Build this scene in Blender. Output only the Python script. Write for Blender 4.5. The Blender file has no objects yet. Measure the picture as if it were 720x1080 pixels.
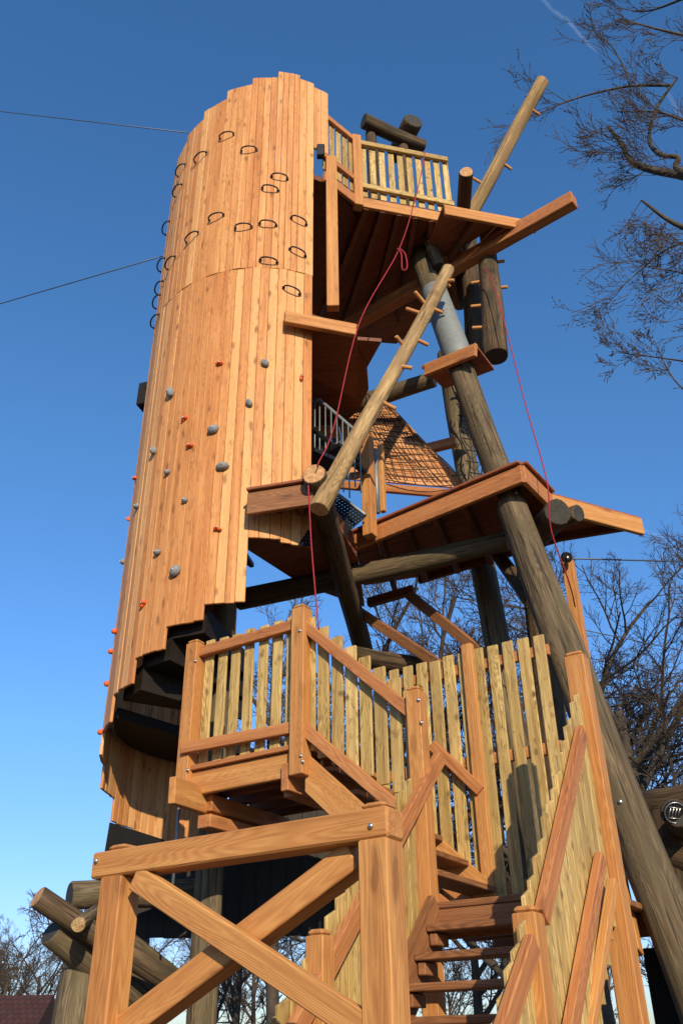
import bpy, math, random
from mathutils import Vector, Matrix
random.seed(7)
rnd = random.uniform
Z = Vector((0, 0, 1))
sc = bpy.context.scene
COL = sc.collection

# ------------------------------------------------------------------ camera calibration
PITCH = math.radians(31.4); FPX = 940.0; SR = 0.01495; CR = math.sqrt(1 - SR * SR); EYE = 1.6
cF = Vector((0, math.cos(PITCH), math.sin(PITCH)))
_u0 = Vector((0, -math.sin(PITCH), math.cos(PITCH)))
cR = Vector((CR, -SR * _u0.y, -SR * _u0.z)); cU = Vector((SR, CR * _u0.y, CR * _u0.z))
def ray(x, y): return cF * FPX + cR * (x - 360) + cU * (540 - y)
def A(x, y, D):
    d = ray(x, y); k = D / math.hypot(d.x, d.y); return Vector((d.x * k, d.y * k, EYE + d.z * k))
def AZ(x, y, z):
    d = ray(x, y); k = (z - EYE) / d.z; return Vector((d.x * k, d.y * k, z))
def AP(x, y, P, n):                      # on the vertical plane through P with horizontal normal n
    d = ray(x, y); o = Vector((0, 0, EYE)); k = (P - o).dot(n) / d.dot(n); return o + d * k

cam = bpy.data.cameras.new('camera'); co = bpy.data.objects.new('camera', cam); COL.objects.link(co)
co.matrix_world = Matrix.Translation((0, 0, EYE)) @ Matrix((cR, cU, -cF)).transposed().to_4x4()
cam.sensor_fit = 'VERTICAL'; cam.sensor_height = 24; cam.lens = FPX / 1080 * 24
cam.clip_start = 0.05; cam.clip_end = 3000
sc.camera = co

# ------------------------------------------------------------------ materials
def newmat(name):
    m = bpy.data.materials.new(name); m.use_nodes = True; nt = m.node_tree; nt.nodes.clear()
    out = nt.nodes.new('ShaderNodeOutputMaterial'); b = nt.nodes.new('ShaderNodeBsdfPrincipled')
    nt.links.new(b.outputs[0], out.inputs[0]); return m, nt, b
def N(nt, t, **k):
    n = nt.nodes.new(t)
    for a, v in k.items():
        if a in n.inputs.keys() if isinstance(a, str) and hasattr(n, 'inputs') else False: n.inputs[a].default_value = v
        else: setattr(n, a, v)
    return n
def ramp(nt, fac, stops):
    r = nt.nodes.new('ShaderNodeValToRGB'); e = r.color_ramp.elements
    while len(e) < len(stops): e.new(0.5)
    for i, (p, c) in enumerate(stops):
        e[i].position = p; e[i].color = (c[0], c[1], c[2], 1)
    nt.links.new(fac, r.inputs[0]); return r
def mixc(nt, fac, a, b, mode='MIX'):
    n = nt.nodes.new('ShaderNodeMix'); n.data_type = 'RGBA'; n.blend_type = mode
    for i, v in ((0, fac), (6, a), (7, b)):
        if isinstance(v, (int, float)): n.inputs[i].default_value = v
        elif isinstance(v, tuple): n.inputs[i].default_value = (*v, 1)
        else: nt.links.new(v, n.inputs[i])
    return n.outputs[2]
def mmath(nt, op, a, b=None, c=None):
    n = nt.nodes.new('ShaderNodeMath'); n.operation = op
    for i, v in enumerate((a, b, c)):
        if v is None: continue
        if isinstance(v, (int, float)): n.inputs[i].default_value = v
        else: nt.links.new(v, n.inputs[i])
    return n.outputs[0]

def wood(name, dark, mid, light, ring=14.0, knot=0.75, rough=0.62, tintamt=0.35, tintc=(0.55, 0.38, 0.22), green=None, crack=0.0, bump=0.25, knotscale=(1.6, 5.0, 5.0), pale=None, ringc=.16, fleck=.2):
    knotscale = (knotscale[0], knotscale[1], knotscale[2] * .35) if not crack else knotscale
    """grain runs along gc.x; every board carries its own random offset and tint"""
    m, nt, b = newmat(name)
    at = N(nt, 'ShaderNodeAttribute', attribute_name='gc'); ti = N(nt, 'ShaderNodeAttribute', attribute_name='tint')
    def mapped(s):
        mp = nt.nodes.new('ShaderNodeMapping'); mp.inputs['Scale'].default_value = s
        nt.links.new(at.outputs['Vector'], mp.inputs[0]); return mp.outputs[0]
    # low frequency warp makes cathedral grain
    w = N(nt, 'ShaderNodeTexNoise'); w.inputs['Scale'].default_value = 1; w.inputs['Detail'].default_value = 2
    nt.links.new(mapped((0.35, 5.0, 5.0)), w.inputs['Vector'])
    sep = nt.nodes.new('ShaderNodeSeparateXYZ'); nt.links.new(at.outputs['Vector'], sep.inputs[0])
    rr = mmath(nt, 'ADD', mmath(nt, 'MULTIPLY', sep.outputs[1], ring), mmath(nt, 'MULTIPLY', sep.outputs[2], ring * .8))
    ph = mmath(nt, 'ADD', rr, mmath(nt, 'MULTIPLY', w.outputs['Fac'], 56.0))
    sn = mmath(nt, 'SINE', mmath(nt, 'MULTIPLY', ph, 6.28))
    g01 = mmath(nt, 'MULTIPLY_ADD', sn, 0.5, 0.5)
    f = N(nt, 'ShaderNodeTexNoise'); f.inputs['Scale'].default_value = 1; f.inputs['Detail'].default_value = 5; f.inputs['Roughness'].default_value = .65
    nt.links.new(mapped((2.2, 75, 75)), f.inputs['Vector'])
    l = N(nt, 'ShaderNodeTexNoise'); l.inputs['Scale'].default_value = 1; l.inputs['Detail'].default_value = 3
    nt.links.new(mapped((.7, 16, 16)), l.inputs['Vector'])
    v = mmath(nt, 'ADD', mmath(nt, 'MULTIPLY', g01, ringc), mmath(nt, 'ADD', mmath(nt, 'MULTIPLY', f.outputs['Fac'], 0.46), mmath(nt, 'MULTIPLY', l.outputs['Fac'], 0.54 - ringc * .2)))
    col = ramp(nt, v, [(0.34, dark), (0.55, mid), (0.76, light)]).outputs[0]
    # tint per board
    tf = ramp(nt, ti.outputs['Fac'], [(0.0, (0, 0, 0)), (1.0, (1, 1, 1))]).outputs[0]
    col = mixc(nt, mmath(nt, 'MULTIPLY', tf, tintamt), col, mixc(nt, 1.0, col, tintc, 'MULTIPLY'))
    if pale:
        pf = mmath(nt, 'MULTIPLY', mmath(nt, 'GREATER_THAN', mmath(nt, 'FRACT', mmath(nt, 'MULTIPLY', ti.outputs['Fac'], 7.31)), 0.72), 0.42)
        col = mixc(nt, pf, col, pale)
    # knots: stretched voronoi cells, only some of them
    vo = N(nt, 'ShaderNodeTexVoronoi'); vo.voronoi_dimensions = '2D'; vo.inputs['Scale'].default_value = 1
    cx = nt.nodes.new('ShaderNodeCombineXYZ'); nt.links.new(mmath(nt, 'MULTIPLY', sep.outputs[0], knotscale[0]), cx.inputs[0]); nt.links.new(mmath(nt, 'MULTIPLY', mmath(nt, 'ADD', sep.outputs[1], sep.outputs[2]), knotscale[1]), cx.inputs[1])
    wv = nt.nodes.new('ShaderNodeVectorMath'); wv.operation = 'ADD'
    wn = N(nt, 'ShaderNodeTexNoise'); wn.inputs['Scale'].default_value = 9
    nt.links.new(at.outputs['Vector'], wn.inputs['Vector'])
    wm = nt.nodes.new('ShaderNodeVectorMath'); wm.operation = 'SCALE'; wm.inputs['Scale'].default_value = 0.22
    nt.links.new(wn.outputs['Color'], wm.inputs[0]); nt.links.new(cx.outputs[0], wv.inputs[0]); nt.links.new(wm.outputs[0], wv.inputs[1])
    nt.links.new(wv.outputs[0], vo.inputs['Vector'])
    sc_ = nt.nodes.new('ShaderNodeSeparateColor'); nt.links.new(vo.outputs['Color'], sc_.inputs[0])
    sel = mmath(nt, 'GREATER_THAN', sc_.outputs[0], 0.35)
    kr = ramp(nt, vo.outputs['Distance'], [(0.065, (1, 1, 1)), (0.10, (.45, .45, .45)), (0.17, (0, 0, 0))]).outputs[0]
    kf = mmath(nt, 'MULTIPLY', mmath(nt, 'MULTIPLY', kr, sel), mmath(nt, 'MULTIPLY', mmath(nt, 'MULTIPLY_ADD', sc_.outputs[1], .7, .35), knot))
    fl_ = N(nt, 'ShaderNodeTexNoise'); fl_.inputs['Scale'].default_value = 1; fl_.inputs['Detail'].default_value = 3; fl_.inputs['Distortion'].default_value = 1.2
    nt.links.new(mapped((7, 26, 26)), fl_.inputs['Vector'])
    ff = ramp(nt, fl_.outputs['Fac'], [(0.56, (0, 0, 0)), (0.68, (1, 1, 1))]).outputs[0]
    col = mixc(nt, mmath(nt, 'MULTIPLY', ff, fleck), col, tuple(c * .75 for c in dark))
    col = mixc(nt, kf, col, tuple(c * .42 for c in dark))
    if crack:
        cr = N(nt, 'ShaderNodeTexNoise'); cr.inputs['Scale'].default_value = 1; cr.inputs['Detail'].default_value = 4
        nt.links.new(mapped((1.3, 42, 42)), cr.inputs['Vector'])
        cf = ramp(nt, cr.outputs['Fac'], [(0.36, (1, 1, 1)), (0.43, (0, 0, 0))]).outputs[0]
        col = mixc(nt, mmath(nt, 'MULTIPLY', cf, crack), col, (0.012, 0.009, 0.006))
        sp = N(nt, 'ShaderNodeTexNoise'); sp.inputs['Scale'].default_value = 1; sp.inputs['Detail'].default_value = 3
        nt.links.new(mapped((2.2, 7, 7)), sp.inputs['Vector'])
        col = mixc(nt, ramp(nt, sp.outputs['Fac'], [(0.5, (0, 0, 0)), (0.68, (1, 1, 1))]).outputs[0], col, green or tuple(c * .5 for c in dark))
    elif green:
        sp = N(nt, 'ShaderNodeTexNoise'); sp.inputs['Scale'].default_value = 1; sp.inputs['Detail'].default_value = 3
        nt.links.new(mapped((1.5, 9, 9)), sp.inputs['Vector'])
        col = mixc(nt, ramp(nt, sp.outputs['Fac'], [(0.45, (0, 0, 0)), (0.7, (.8, .8, .8))]).outputs[0], col, green)
    nt.links.new(col, b.inputs['Base Color']); b.inputs['Roughness'].default_value = rough
    b.inputs['Specular IOR Level'].default_value = 0.28
    bp = nt.nodes.new('ShaderNodeBump'); bp.inputs['Strength'].default_value = bump; bp.inputs['Distance'].default_value = 0.004
    hh = mmath(nt, 'ADD', f.outputs['Fac'], mmath(nt, 'MULTIPLY', g01, 0.4))
    nt.links.new(hh, bp.inputs['Height']); nt.links.new(bp.outputs[0], b.inputs['Normal'])
    return m

def plain(name, c, rough=.6, metal=0.0, var=.25, scale=12, bump=0.0):
    m, nt, b = newmat(name)
    tc = nt.nodes.new('ShaderNodeTexCoord'); n = N(nt, 'ShaderNodeTexNoise'); n.inputs['Scale'].default_value = scale; n.inputs['Detail'].default_value = 5
    nt.links.new(tc.outputs['Object'], n.inputs['Vector'])
    r = ramp(nt, n.outputs['Fac'], [(0.3, tuple(x * (1 - var) for x in c)), (0.7, tuple(min(1, x * (1 + var)) for x in c))])
    nt.links.new(r.outputs[0], b.inputs['Base Color']); b.inputs['Roughness'].default_value = rough; b.inputs['Metallic'].default_value = metal
    if bump:
        bp = nt.nodes.new('ShaderNodeBump'); bp.inputs['Strength'].default_value = bump; bp.inputs['Distance'].default_value = .01
        nt.links.new(n.outputs['Fac'], bp.inputs['Height']); nt.links.new(bp.outputs[0], b.inputs['Normal'])
    return m

M = {}
M['larch'] = wood('larch_cladding', (.40, .156, .048), (.60, .280, .098), (.75, .415, .168), ring=9, knot=.75, tintamt=.6, tintc=(.76, .56, .42), pale=(.76, .46, .19), knotscale=(2.1, 5.6, 9), ringc=.08, fleck=.5)
M['beam'] = wood('larch_beam', (.33, .128, .037), (.49, .222, .069), (.62, .335, .112), ring=9, knot=.6, tintamt=.4, tintc=(.8, .62, .5), bump=.3, knotscale=(1.3, 5, 5), ringc=.11)
M['rail'] = wood('red_larch_rail', (.27, .092, .031), (.42, .163, .057), (.55, .25, .095), ring=9, knot=.5, tintamt=.5, tintc=(.8, .7, .6), knotscale=(1.3, 5, 5))
M['picket'] = wood('treated_pine_picket', (.20, .108, .032), (.52, .345, .120), (.76, .57, .245), ring=8, knot=.9, tintamt=.6, tintc=(.58, .55, .45), green=(.33, .215, .080), knotscale=(4.2, 5.2, 9), fleck=.7)
M['shingle'] = wood('red_shingle', (.40, .155, .062), (.60, .28, .12), (.72, .40, .18), ring=9, knot=.4, tintamt=.6, tintc=(.7, .6, .5))
M['darkboard'] = wood('shade_black_board', (.010, .007, .005), (.017, .012, .008), (.026, .018, .012), ring=8, knot=.3)  # near-black colour stands in for shade in the drum and low box
M['deck'] = wood('red_deck_board', (.16, .05, .022), (.27, .085, .038), (.36, .13, .06), ring=8, knot=.4)
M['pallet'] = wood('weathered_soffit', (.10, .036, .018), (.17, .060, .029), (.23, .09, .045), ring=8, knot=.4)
M['tread'] = wood('dark_tread', (.13, .055, .024), (.25, .108, .045), (.36, .17, .077), ring=8, knot=.5)
M['log'] = wood('weathered_log', (.055, .040, .023), (.125, .092, .052), (.24, .185, .11), ring=7, knot=.6, rough=.8, crack=.75, green=(.085, .066, .033), bump=.6, knotscale=(1.5, 3.2, 3.2))
M['darklog'] = wood('dark_log', (.040, .026, .015), (.090, .056, .030), (.16, .105, .058), ring=7, knot=.6, rough=.85, crack=.8, green=(.04, .032, .017), bump=.6, knotscale=(1.5, 3.2, 3.2))
M['palelog'] = wood('pale_log', (.17, .10, .04), (.37, .24, .105), (.58, .41, .20), ring=7, knot=.7, rough=.75, crack=.6, green=(.26, .165, .08), bump=.7, knotscale=(2.0, 3.2, 3.2))
M['endgrain'] = plain('log_end_grain', (.42, .22, .09), .8, var=.35, scale=30)
M['darkend'] = plain('dark_end_grain', (.032, .028, .022), .8, var=.4, scale=30)
M['steel'] = plain('galvanised_steel', (.22, .24, .25), .55, .5, .15, 20)
M['sleeve'] = plain('painted_grey_sleeve', (.19, .205, .20), .6, .1, .12, 20)
M['black'] = plain('black_steel', (.02, .02, .022), .4, .4, .2)
M['grip'] = plain('grey_resin', (.21, .22, .22), .8, 0, .25, 60, .6)
M['orange'] = plain('orange_resin', (.72, .115, .02), .65, 0, .15, 60, .5)
M['red'] = plain('red_resin', (.50, .03, .02), .65, 0, .15, 60, .5)
M['bolt'] = plain('bolt_steel', (.5, .5, .48), .35, .9, .1)
M['rope'] = plain('red_rope', (.30, .018, .028), .9, 0, .25, 80)
M['netrope'] = plain('dark_net_rope', (.035, .028, .022), .95, 0, .2)
M['cable'] = plain('steel_cable', (.09, .10, .12), .5, .6, .1)
M['bark'] = plain('grey_brown_bark', (.052, .038, .027), .95, 0, .45, 5, .8)
M['twig'] = plain('dark_twig_bark', (.060, .042, .030), .95, 0, .3, 3)
M['nearbark'] = plain('dark_beech_bark', (.060, .046, .032), .95, 0, .5, 9, .8)
M['ground'] = plain('wood_chip_and_sand_ground', (.125, .095, .060), 1, 0, .35, .8, .5)
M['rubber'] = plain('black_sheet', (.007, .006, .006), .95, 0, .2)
M['plaster'] = plain('pale_brick', (.28, .13, .09), .9, 0, .3, 8)
# roof tiles
def tiles():
    m, nt, b = newmat('dark_red_roof_tiles')
    tc = nt.nodes.new('ShaderNodeTexCoord'); br = nt.nodes.new('ShaderNodeTexBrick')
    br.inputs['Scale'].default_value = 1; br.inputs['Color1'].default_value = (.045, .012, .009, 1); br.inputs['Color2'].default_value = (.065, .018, .013, 1)
    br.inputs['Mortar'].default_value = (.02, .008, .006, 1); br.inputs['Brick Width'].default_value = .28; br.inputs['Row Height'].default_value = .33; br.inputs['Mortar Size'].default_value = .03
    nt.links.new(tc.outputs['UV'], br.inputs['Vector']); nt.links.new(br.outputs[0], b.inputs['Base Color']); b.inputs['Roughness'].default_value = .8
    return m
M['tiles'] = tiles()
# perforated anti-slip plate
def perforated():
    m, nt, b = newmat('perforated_dark_plate')
    at = N(nt, 'ShaderNodeAttribute', attribute_name='gc'); sep = nt.nodes.new('ShaderNodeSeparateXYZ'); nt.links.new(at.outputs['Vector'], sep.inputs[0])
    def cell(o, off): return mmath(nt, 'SUBTRACT', mmath(nt, 'FRACT', mmath(nt, 'MULTIPLY_ADD', o, 24.0, off)), .5)
    x, y = cell(sep.outputs[0], 0), cell(sep.outputs[1], 0)
    d = mmath(nt, 'SQRT', mmath(nt, 'ADD', mmath(nt, 'MULTIPLY', x, x), mmath(nt, 'MULTIPLY', y, y)))
    hole = mmath(nt, 'LESS_THAN', d, .15)
    tr = nt.nodes.new('ShaderNodeBsdfTransparent'); mx = nt.nodes.new('ShaderNodeMixShader')
    out = [n for n in nt.nodes if n.type == 'OUTPUT_MATERIAL'][0]
    nt.links.new(hole, mx.inputs[0]); nt.links.new(b.outputs[0], mx.inputs[1]); nt.links.new(tr.outputs[0], mx.inputs[2]); nt.links.new(mx.outputs[0], out.inputs[0])
    b.inputs['Base Color'].default_value = (.012, .012, .014, 1); b.inputs['Roughness'].default_value = .9; b.inputs['Specular IOR Level'].default_value = .05
    return m
M['perf'] = perforated()

# ------------------------------------------------------------------ mesh building
class MB:
    def __init__(s): s.v = []; s.f = []; s.g = []; s.t = []; s.m = []; s.s = []; s.uv = None
    def add(s, verts, faces, gc, mi=0, smooth=False, tint=None):
        o = len(s.v); off = Vector((rnd(-50, 50), rnd(-50, 50), rnd(-50, 50))); t = random.random() if tint is None else tint
        s.v += [tuple(p) for p in verts]; s.g += [tuple(Vector(c) + off) for c in gc]; s.t += [t] * len(verts)
        for k, f in enumerate(faces):
            s.f.append([o + i for i in f]); s.m.append(mi[k] if isinstance(mi, list) else mi); s.s.append(smooth[k] if isinstance(smooth, list) else smooth)
    def beam(s, p0, p1, w, h, up=Z, ch=.005, mi=0, cut=0.0, cut0=0.0, tint=None, plumb=0.0):
        """squared timber; w across, h along 'up'; cut slants the far end across the width"""
        p0 = Vector(p0); p1 = Vector(p1); d = p1 - p0; L = d.length; d.normalize()
        sd = d.cross(up)
        if sd.length < 1e-4: sd = d.cross(Vector((0, 1, 0)))
        sd.normalize(); u = sd.cross(d).normalized(); a, b = w / 2, h / 2; ch = min(ch, a * .5, b * .5)
        prof = [(-a + ch, -b), (a - ch, -b), (a, -b + ch), (a, b - ch), (a - ch, b), (-a + ch, b), (-a, b - ch), (-a, -b + ch)]
        V = []; G = []
        for t, k in ((0, 1), (ch, 0), (L - ch, 0), (L, 1)):
            for x, y in prof:
                if k: x = x * (1 - ch / a); y = y * (1 - ch / b)
                tt = t + (cut * x if t > L / 2 else -cut0 * x) + plumb * y
                V.append(p0 + d * tt + sd * x + u * y); G.append((tt, x, y))
        F = []
        for r in range(3):
            for i in range(8):
                j = (i + 1) % 8; F.append([r * 8 + i, r * 8 + j, r * 8 + 8 + j, r * 8 + 8 + i])
        F.append(list(range(7, -1, -1))); F.append([24 + i for i in range(8)])
        s.add(V, F, G, mi, False, tint)
    def log(s, p0, p1, r0, r1=None, n=18, seg=9, bend=.0, wob=.05, ends=1, mi=0, slant=None):
        r1 = r0 if r1 is None else r1
        p0 = Vector(p0); p1 = Vector(p1); d = p1 - p0; L = d.length; d.normalize()
        a = d.orthogonal().normalized(); b = d.cross(a); ph = [rnd(0, 6.28) for _ in range(6)]
        seg = max(3, min(26, int(L * 4)))
        V = []; G = []
        ts = [0, .012 / L] + [i / seg for i in range(1, seg)] + [1 - .012 / L, 1]
        for t in ts:
            e = .9 if t in (0, 1) else 1
            off = (a * math.sin(t * 3.14 + ph[4]) + b * math.sin(t * 4.5 + ph[5])) * bend
            for i in range(n):
                an = i * 2 * math.pi / n
                q = 1 + wob * (math.sin(2 * an + ph[0] + t * L) + .7 * math.sin(3 * an + ph[1] - t * L * 1.7) + .6 * math.sin(t * L * 3.1 + ph[2] + an) + .3 * math.sin(5 * an + ph[3]))
                r = (r0 + (r1 - r0) * t) * q * e
                o_ = a * (math.cos(an) * r) + b * (math.sin(an) * r); V.append(p0 + d * (L * t) + off + o_ + (d * (o_.dot(slant)) if slant is not None and t > .8 else Vector((0, 0, 0)))); G.append((t * L, math.cos(an) * r0, math.sin(an) * r0))
        F = []; mm = []; ss = []
        R = len(ts)
        for k in range(R - 1):
            for i in range(n):
                j = (i + 1) % n; F.append([k * n + i, k * n + j, k * n + n + j, k * n + n + i]); mm.append(mi); ss.append(True)
        F.append(list(range(n - 1, -1, -1))); F.append([(R - 1) * n + i for i in range(n)]); mm += [ends, ends]; ss += [False, False]
        s.add(V, F, G, mm, ss)
    def tube(s, pts, r, n=6, mi=0, r1=None, cap=True):
        pts = [Vector(p) for p in pts]; V = []; G = []; L = 0; m = len(pts); prev = None
        for k, p in enumerate(pts):
            d = (pts[min(k + 1, m - 1)] - pts[max(k - 1, 0)]).normalized()
            a = d.orthogonal().normalized() if prev is None else (prev - d * prev.dot(d)).normalized()
            prev = a; b = d.cross(a)
            if k: L += (p - pts[k - 1]).length
            rr = r if r1 is None else r + (r1 - r) * k / (m - 1)
            for i in range(n):
                an = i * 2 * math.pi / n; V.append(p + a * (math.cos(an) * rr) + b * (math.sin(an) * rr)); G.append((L, math.cos(an) * rr, math.sin(an) * rr))
        F = [[k * n + i, k * n + (i + 1) % n, k * n + n + (i + 1) % n, k * n + n + i] for k in range(m - 1) for i in range(n)]
        if cap: F += [list(range(n - 1, -1, -1)), [(m - 1) * n + i for i in range(n)]]
        s.add(V, F, G, mi, n > 4)
    def prism(s, poly, th, mi=0, axis=None):
        """horizontal polygon (list of 3D points) thickened downwards by th"""
        P = [Vector(p) for p in poly]; n = len(P)
        if sum((P[i].x * P[(i + 1) % n].y - P[(i + 1) % n].x * P[i].y) for i in range(n)) < 0: P.reverse()
        Q = [p - Z * th for p in P]; ax = (axis or Vector((1, 0, 0))).normalized(); ay = Z.cross(ax)
        V = P + Q; G = [(p.dot(ax), p.dot(ay), p.z) for p in V]
        F = [list(range(n)), list(range(2 * n - 1, n - 1, -1))] + [[i, n + i, n + (i + 1) % n, (i + 1) % n] for i in range(n)]
        s.add(V, F, G, mi)
    def quadplate(s, q, th, mi=0):
        q = [Vector(p) for p in q]; n = (q[1] - q[0]).cross(q[3] - q[0]).normalized(); ax = (q[1] - q[0]).normalized(); ay = n.cross(ax)
        V = q + [p - n * th for p in q]; G = [((p - q[0]).dot(ax), (p - q[0]).dot(ay), 0) for p in V]
        s.add(V, [[0, 1, 2, 3], [7, 6, 5, 4], [0, 4, 5, 1], [1, 5, 6, 2], [2, 6, 7, 3], [3, 7, 4, 0]], G, mi)
    def ball(s, c, rx, ry, rz, ax=None, n=8, m=5, mi=0, jit=0.0):
        c = Vector(c); x, y, z = ax or (Vector((1, 0, 0)), Vector((0, 1, 0)), Z); V = []
        for j in range(m + 1):
            th = math.pi * j / m
            for i in range(n):
                an = 2 * math.pi * i / n; k = 1 + rnd(-jit, jit)
                V.append(c + x * (rx * math.sin(th) * math.cos(an) * k) + y * (ry * math.sin(th) * math.sin(an) * k) + z * (rz * math.cos(th)))
        F = [[j * n + i, j * n + n + i, j * n + n + (i + 1) % n, j * n + (i + 1) % n] for j in range(m) for i in range(n)]
        s.add(V, F, [tuple(p - c) for p in V], mi, True)
    def build(s, name, mats, parent=None, label=None):
        base = Vector(parent['_loc']) if parent is not None and '_loc' in parent else Vector((0, 0, 0))
        me = bpy.data.meshes.new(name)
        me.from_pydata([tuple(Vector(p) - base) for p in s.v], [], s.f)
        g = me.attributes.new('gc', 'FLOAT_VECTOR', 'POINT'); g.data.foreach_set('vector', [c for q in s.g for c in q])
        t = me.attributes.new('tint', 'FLOAT', 'POINT'); t.data.foreach_set('value', s.t)
        for k in (mats if isinstance(mats, (list, tuple)) else [mats]): me.materials.append(M[k])
        me.polygons.foreach_set('material_index', s.m); me.polygons.foreach_set('use_smooth', s.s)
        me.update(); o = bpy.data.objects.new(name, me); COL.objects.link(o)
        if parent is not None:
            o.parent = parent; o['_loc'] = tuple(base)
        if label: o['label'] = label
        return o

def thing(name, label, cat, loc, group=None):
    o = bpy.data.objects.new(name, None); COL.objects.link(o); o.location = loc; o.empty_display_size = .2
    o['label'] = label; o['category'] = cat; o['_loc'] = tuple(loc)
    if group: o['group'] = group
    return o
def tag(o, label, cat, group=None):
    o['label'] = label; o['category'] = cat
    if group: o['group'] = group
    return o
def struct(o, kind='structure'): o['kind'] = kind; return o
def recentre(o, base):
    """give a one-mesh thing its origin at its base"""
    b = Vector(base); o.data.transform(Matrix.Translation(-b)); o.location = b; return o
def one(name, mb, mats, label, cat, base, group=None):
    return recentre(tag(mb.build(name, mats), label, cat, group), base)

def beam_part(name, mat, par, p0, p1, w, h, up=Z, **k):
    b = MB(); b.beam(p0, p1, w, h, up, **k); return b.build(name, mat, par)
def logthing(name, label, p0, p1, r0, r1=None, mats=('log', 'endgrain'), bend=.015, group=None, cat='log', pegs=None, slant=None):
    p0 = Vector(p0); p1 = Vector(p1); base = p0 if p0.z < p1.z else p1
    if not pegs:
        b = MB(); b.log(p0, p1, r0, r1, bend=bend, slant=slant); return one(name, b, mats, label, cat, base, group)
    t = thing(name, label, cat, base, group)
    b = MB(); b.log(p0, p1, r0, r1, bend=bend); b.build('log_shaft', mats, t)
    d = (p1 - p0).normalized(); view = ((p0 + p1) / 2 - Vector((0, 0, EYE))).normalized()
    sd = d.cross(view).normalized(); dp = sd.cross(d)
    for (f, an, ln) in pegs:
        c = p0 + (p1 - p0) * f; q = (sd * math.cos(math.radians(an)) + dp * math.sin(math.radians(an)) + d * rnd(-.12, .12)).normalized()
        e = MB(); e.log(c, c + q * (r0 + ln * .75), .023, .022, n=9, wob=.01); e.build('peg', ['beam', 'endgrain'], t)
    return t

# directions of the timber grid: DU runs away to the right, DV away to the left
AU = math.radians(32.3); DU = Vector((math.sin(AU), math.cos(AU), 0)); DV = Vector((-math.cos(AU), math.sin(AU), 0))
def H(p, z): return Vector((p[0], p[1], z))

# ------------------------------------------------------------------ ground
b = MB(); n = 60
V = []; F = []
for j in range(n + 1):
    for i in range(n + 1):
        x = (i / n * 2 - 1); y = (j / n * 2 - 1); x = math.copysign(abs(x) ** 2.6, x) * 900; y = math.copysign(abs(y) ** 2.6, y) * 900
        z = .05 * math.sin(x * .7) * math.cos(y * .6) if math.hypot(x, y) < 40 else 0
        V.append((x, y, z - .05))
F = [[j * (n + 1) + i, j * (n + 1) + i + 1, (j + 1) * (n + 1) + i + 1, (j + 1) * (n + 1) + i] for j in range(n) for i in range(n)]
b.add(V, F, V, 0, True); struct(b.build('ground', 'ground'))

# ------------------------------------------------------------------ the curved, board-clad climbing wall
C2 = A(270, 650, 8.6); C2.z = 0; RW = 1.41; AZC = math.atan2(-C2.x, -C2.y)
def cyl(ps, z, r=RW):
    a = AZC - math.radians(ps); return Vector((C2.x + math.sin(a) * r, C2.y + math.cos(a) * r, z))
wall = thing('climbing_wall', 'tall curved tower wall of upright orange larch boards with stepped edges, grips and rungs', 'climbing wall', C2)
def panel(a0, a1, zb, zt, nb, flat=True, zbs=None, dz=0):
    """nb upright boards between two angles"""
    b = MB(); P0, P1 = cyl(a0, 0), cyl(a1, 0)
    for k in range(nb):
        f0, f1 = k / nb, (k + 1) / nb
        am = a0 + (a1 - a0) * (f0 + f1) / 2
        bow = .3
        q0 = P0.lerp(P1, f0).lerp(cyl(a0 + (a1 - a0) * f0, 0), bow); q1 = P0.lerp(P1, f1).lerp(cyl(a0 + (a1 - a0) * f1, 0), bow)
        c = (q0 + q1) / 2; w = (q1 - q0).length - .0035; rad = (c - C2).normalized(); c = c - rad * (.014 + rnd(0, .0015))
        z0 = zb + rnd(-.006, .006); z1 = zt + rnd(-.006, .006)
        b.beam(c + Z * z0, c + Z * z1, w, .028, rad, ch=.004)
        if True:   # narrow tongue-and-groove strip in the middle of each board: two visible laths
            pass
    return b.build('board_panel', 'larch', wall)
SEAM = 9.22
# upper tier: boundaries every 14.6 degrees, tops rise towards the right
tops = [(-58, 12.36), (-43.5, 12.49), (-28.3, 12.68), (-13.8, 12.82), (0.2, 12.94)]
x = 29.3
panel(20.4, 29.3, 11.52, 12.80, 2)
panel(12.3, 20.4, SEAM, 12.86, 2)
edges = [12.3, 0.2, -13.8, -28.3, -43.5, -58.0, -72.5]
tz = [12.945, 12.80, 12.665, 12.49, 12.33, 12.19]
for k in range(6): panel(edges[k + 1], edges[k], SEAM, tz[k], 4)
e0 = -72.5; zt = 12.06
for k in range(8):
    panel(e0 - 14.5, e0, SEAM, zt, 4); e0 -= 14.5; zt -= .13
# lower tier: bottoms step down along the helix towards the left and round behind
panel(8.0, 20.2, 5.67, SEAM - .004, 3); panel(-4.2, 8.0, 5.70, SEAM - .004, 3)
bots = [5.045, 4.89, 4.685, 4.45, 4.20, 4.0, 3.78, 3.56, 3.43, 3.25, 3.1]
e0 = -4.2
for k, zb in enumerate(bots):
    panel(e0 - 15.1, e0, zb, SEAM - .004, 4); e0 -= 15.1
# steel and timber hoops behind the boards
for z in (5.9, 7.0, 8.9, 10.6, 12.0):
    b = MB(); b.tube([cyl(a, z, RW - .085) for a in range(-160, 17 if z > 6 else -10, 6)], .035, 6); b.build('hoop', 'black', wall)
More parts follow.
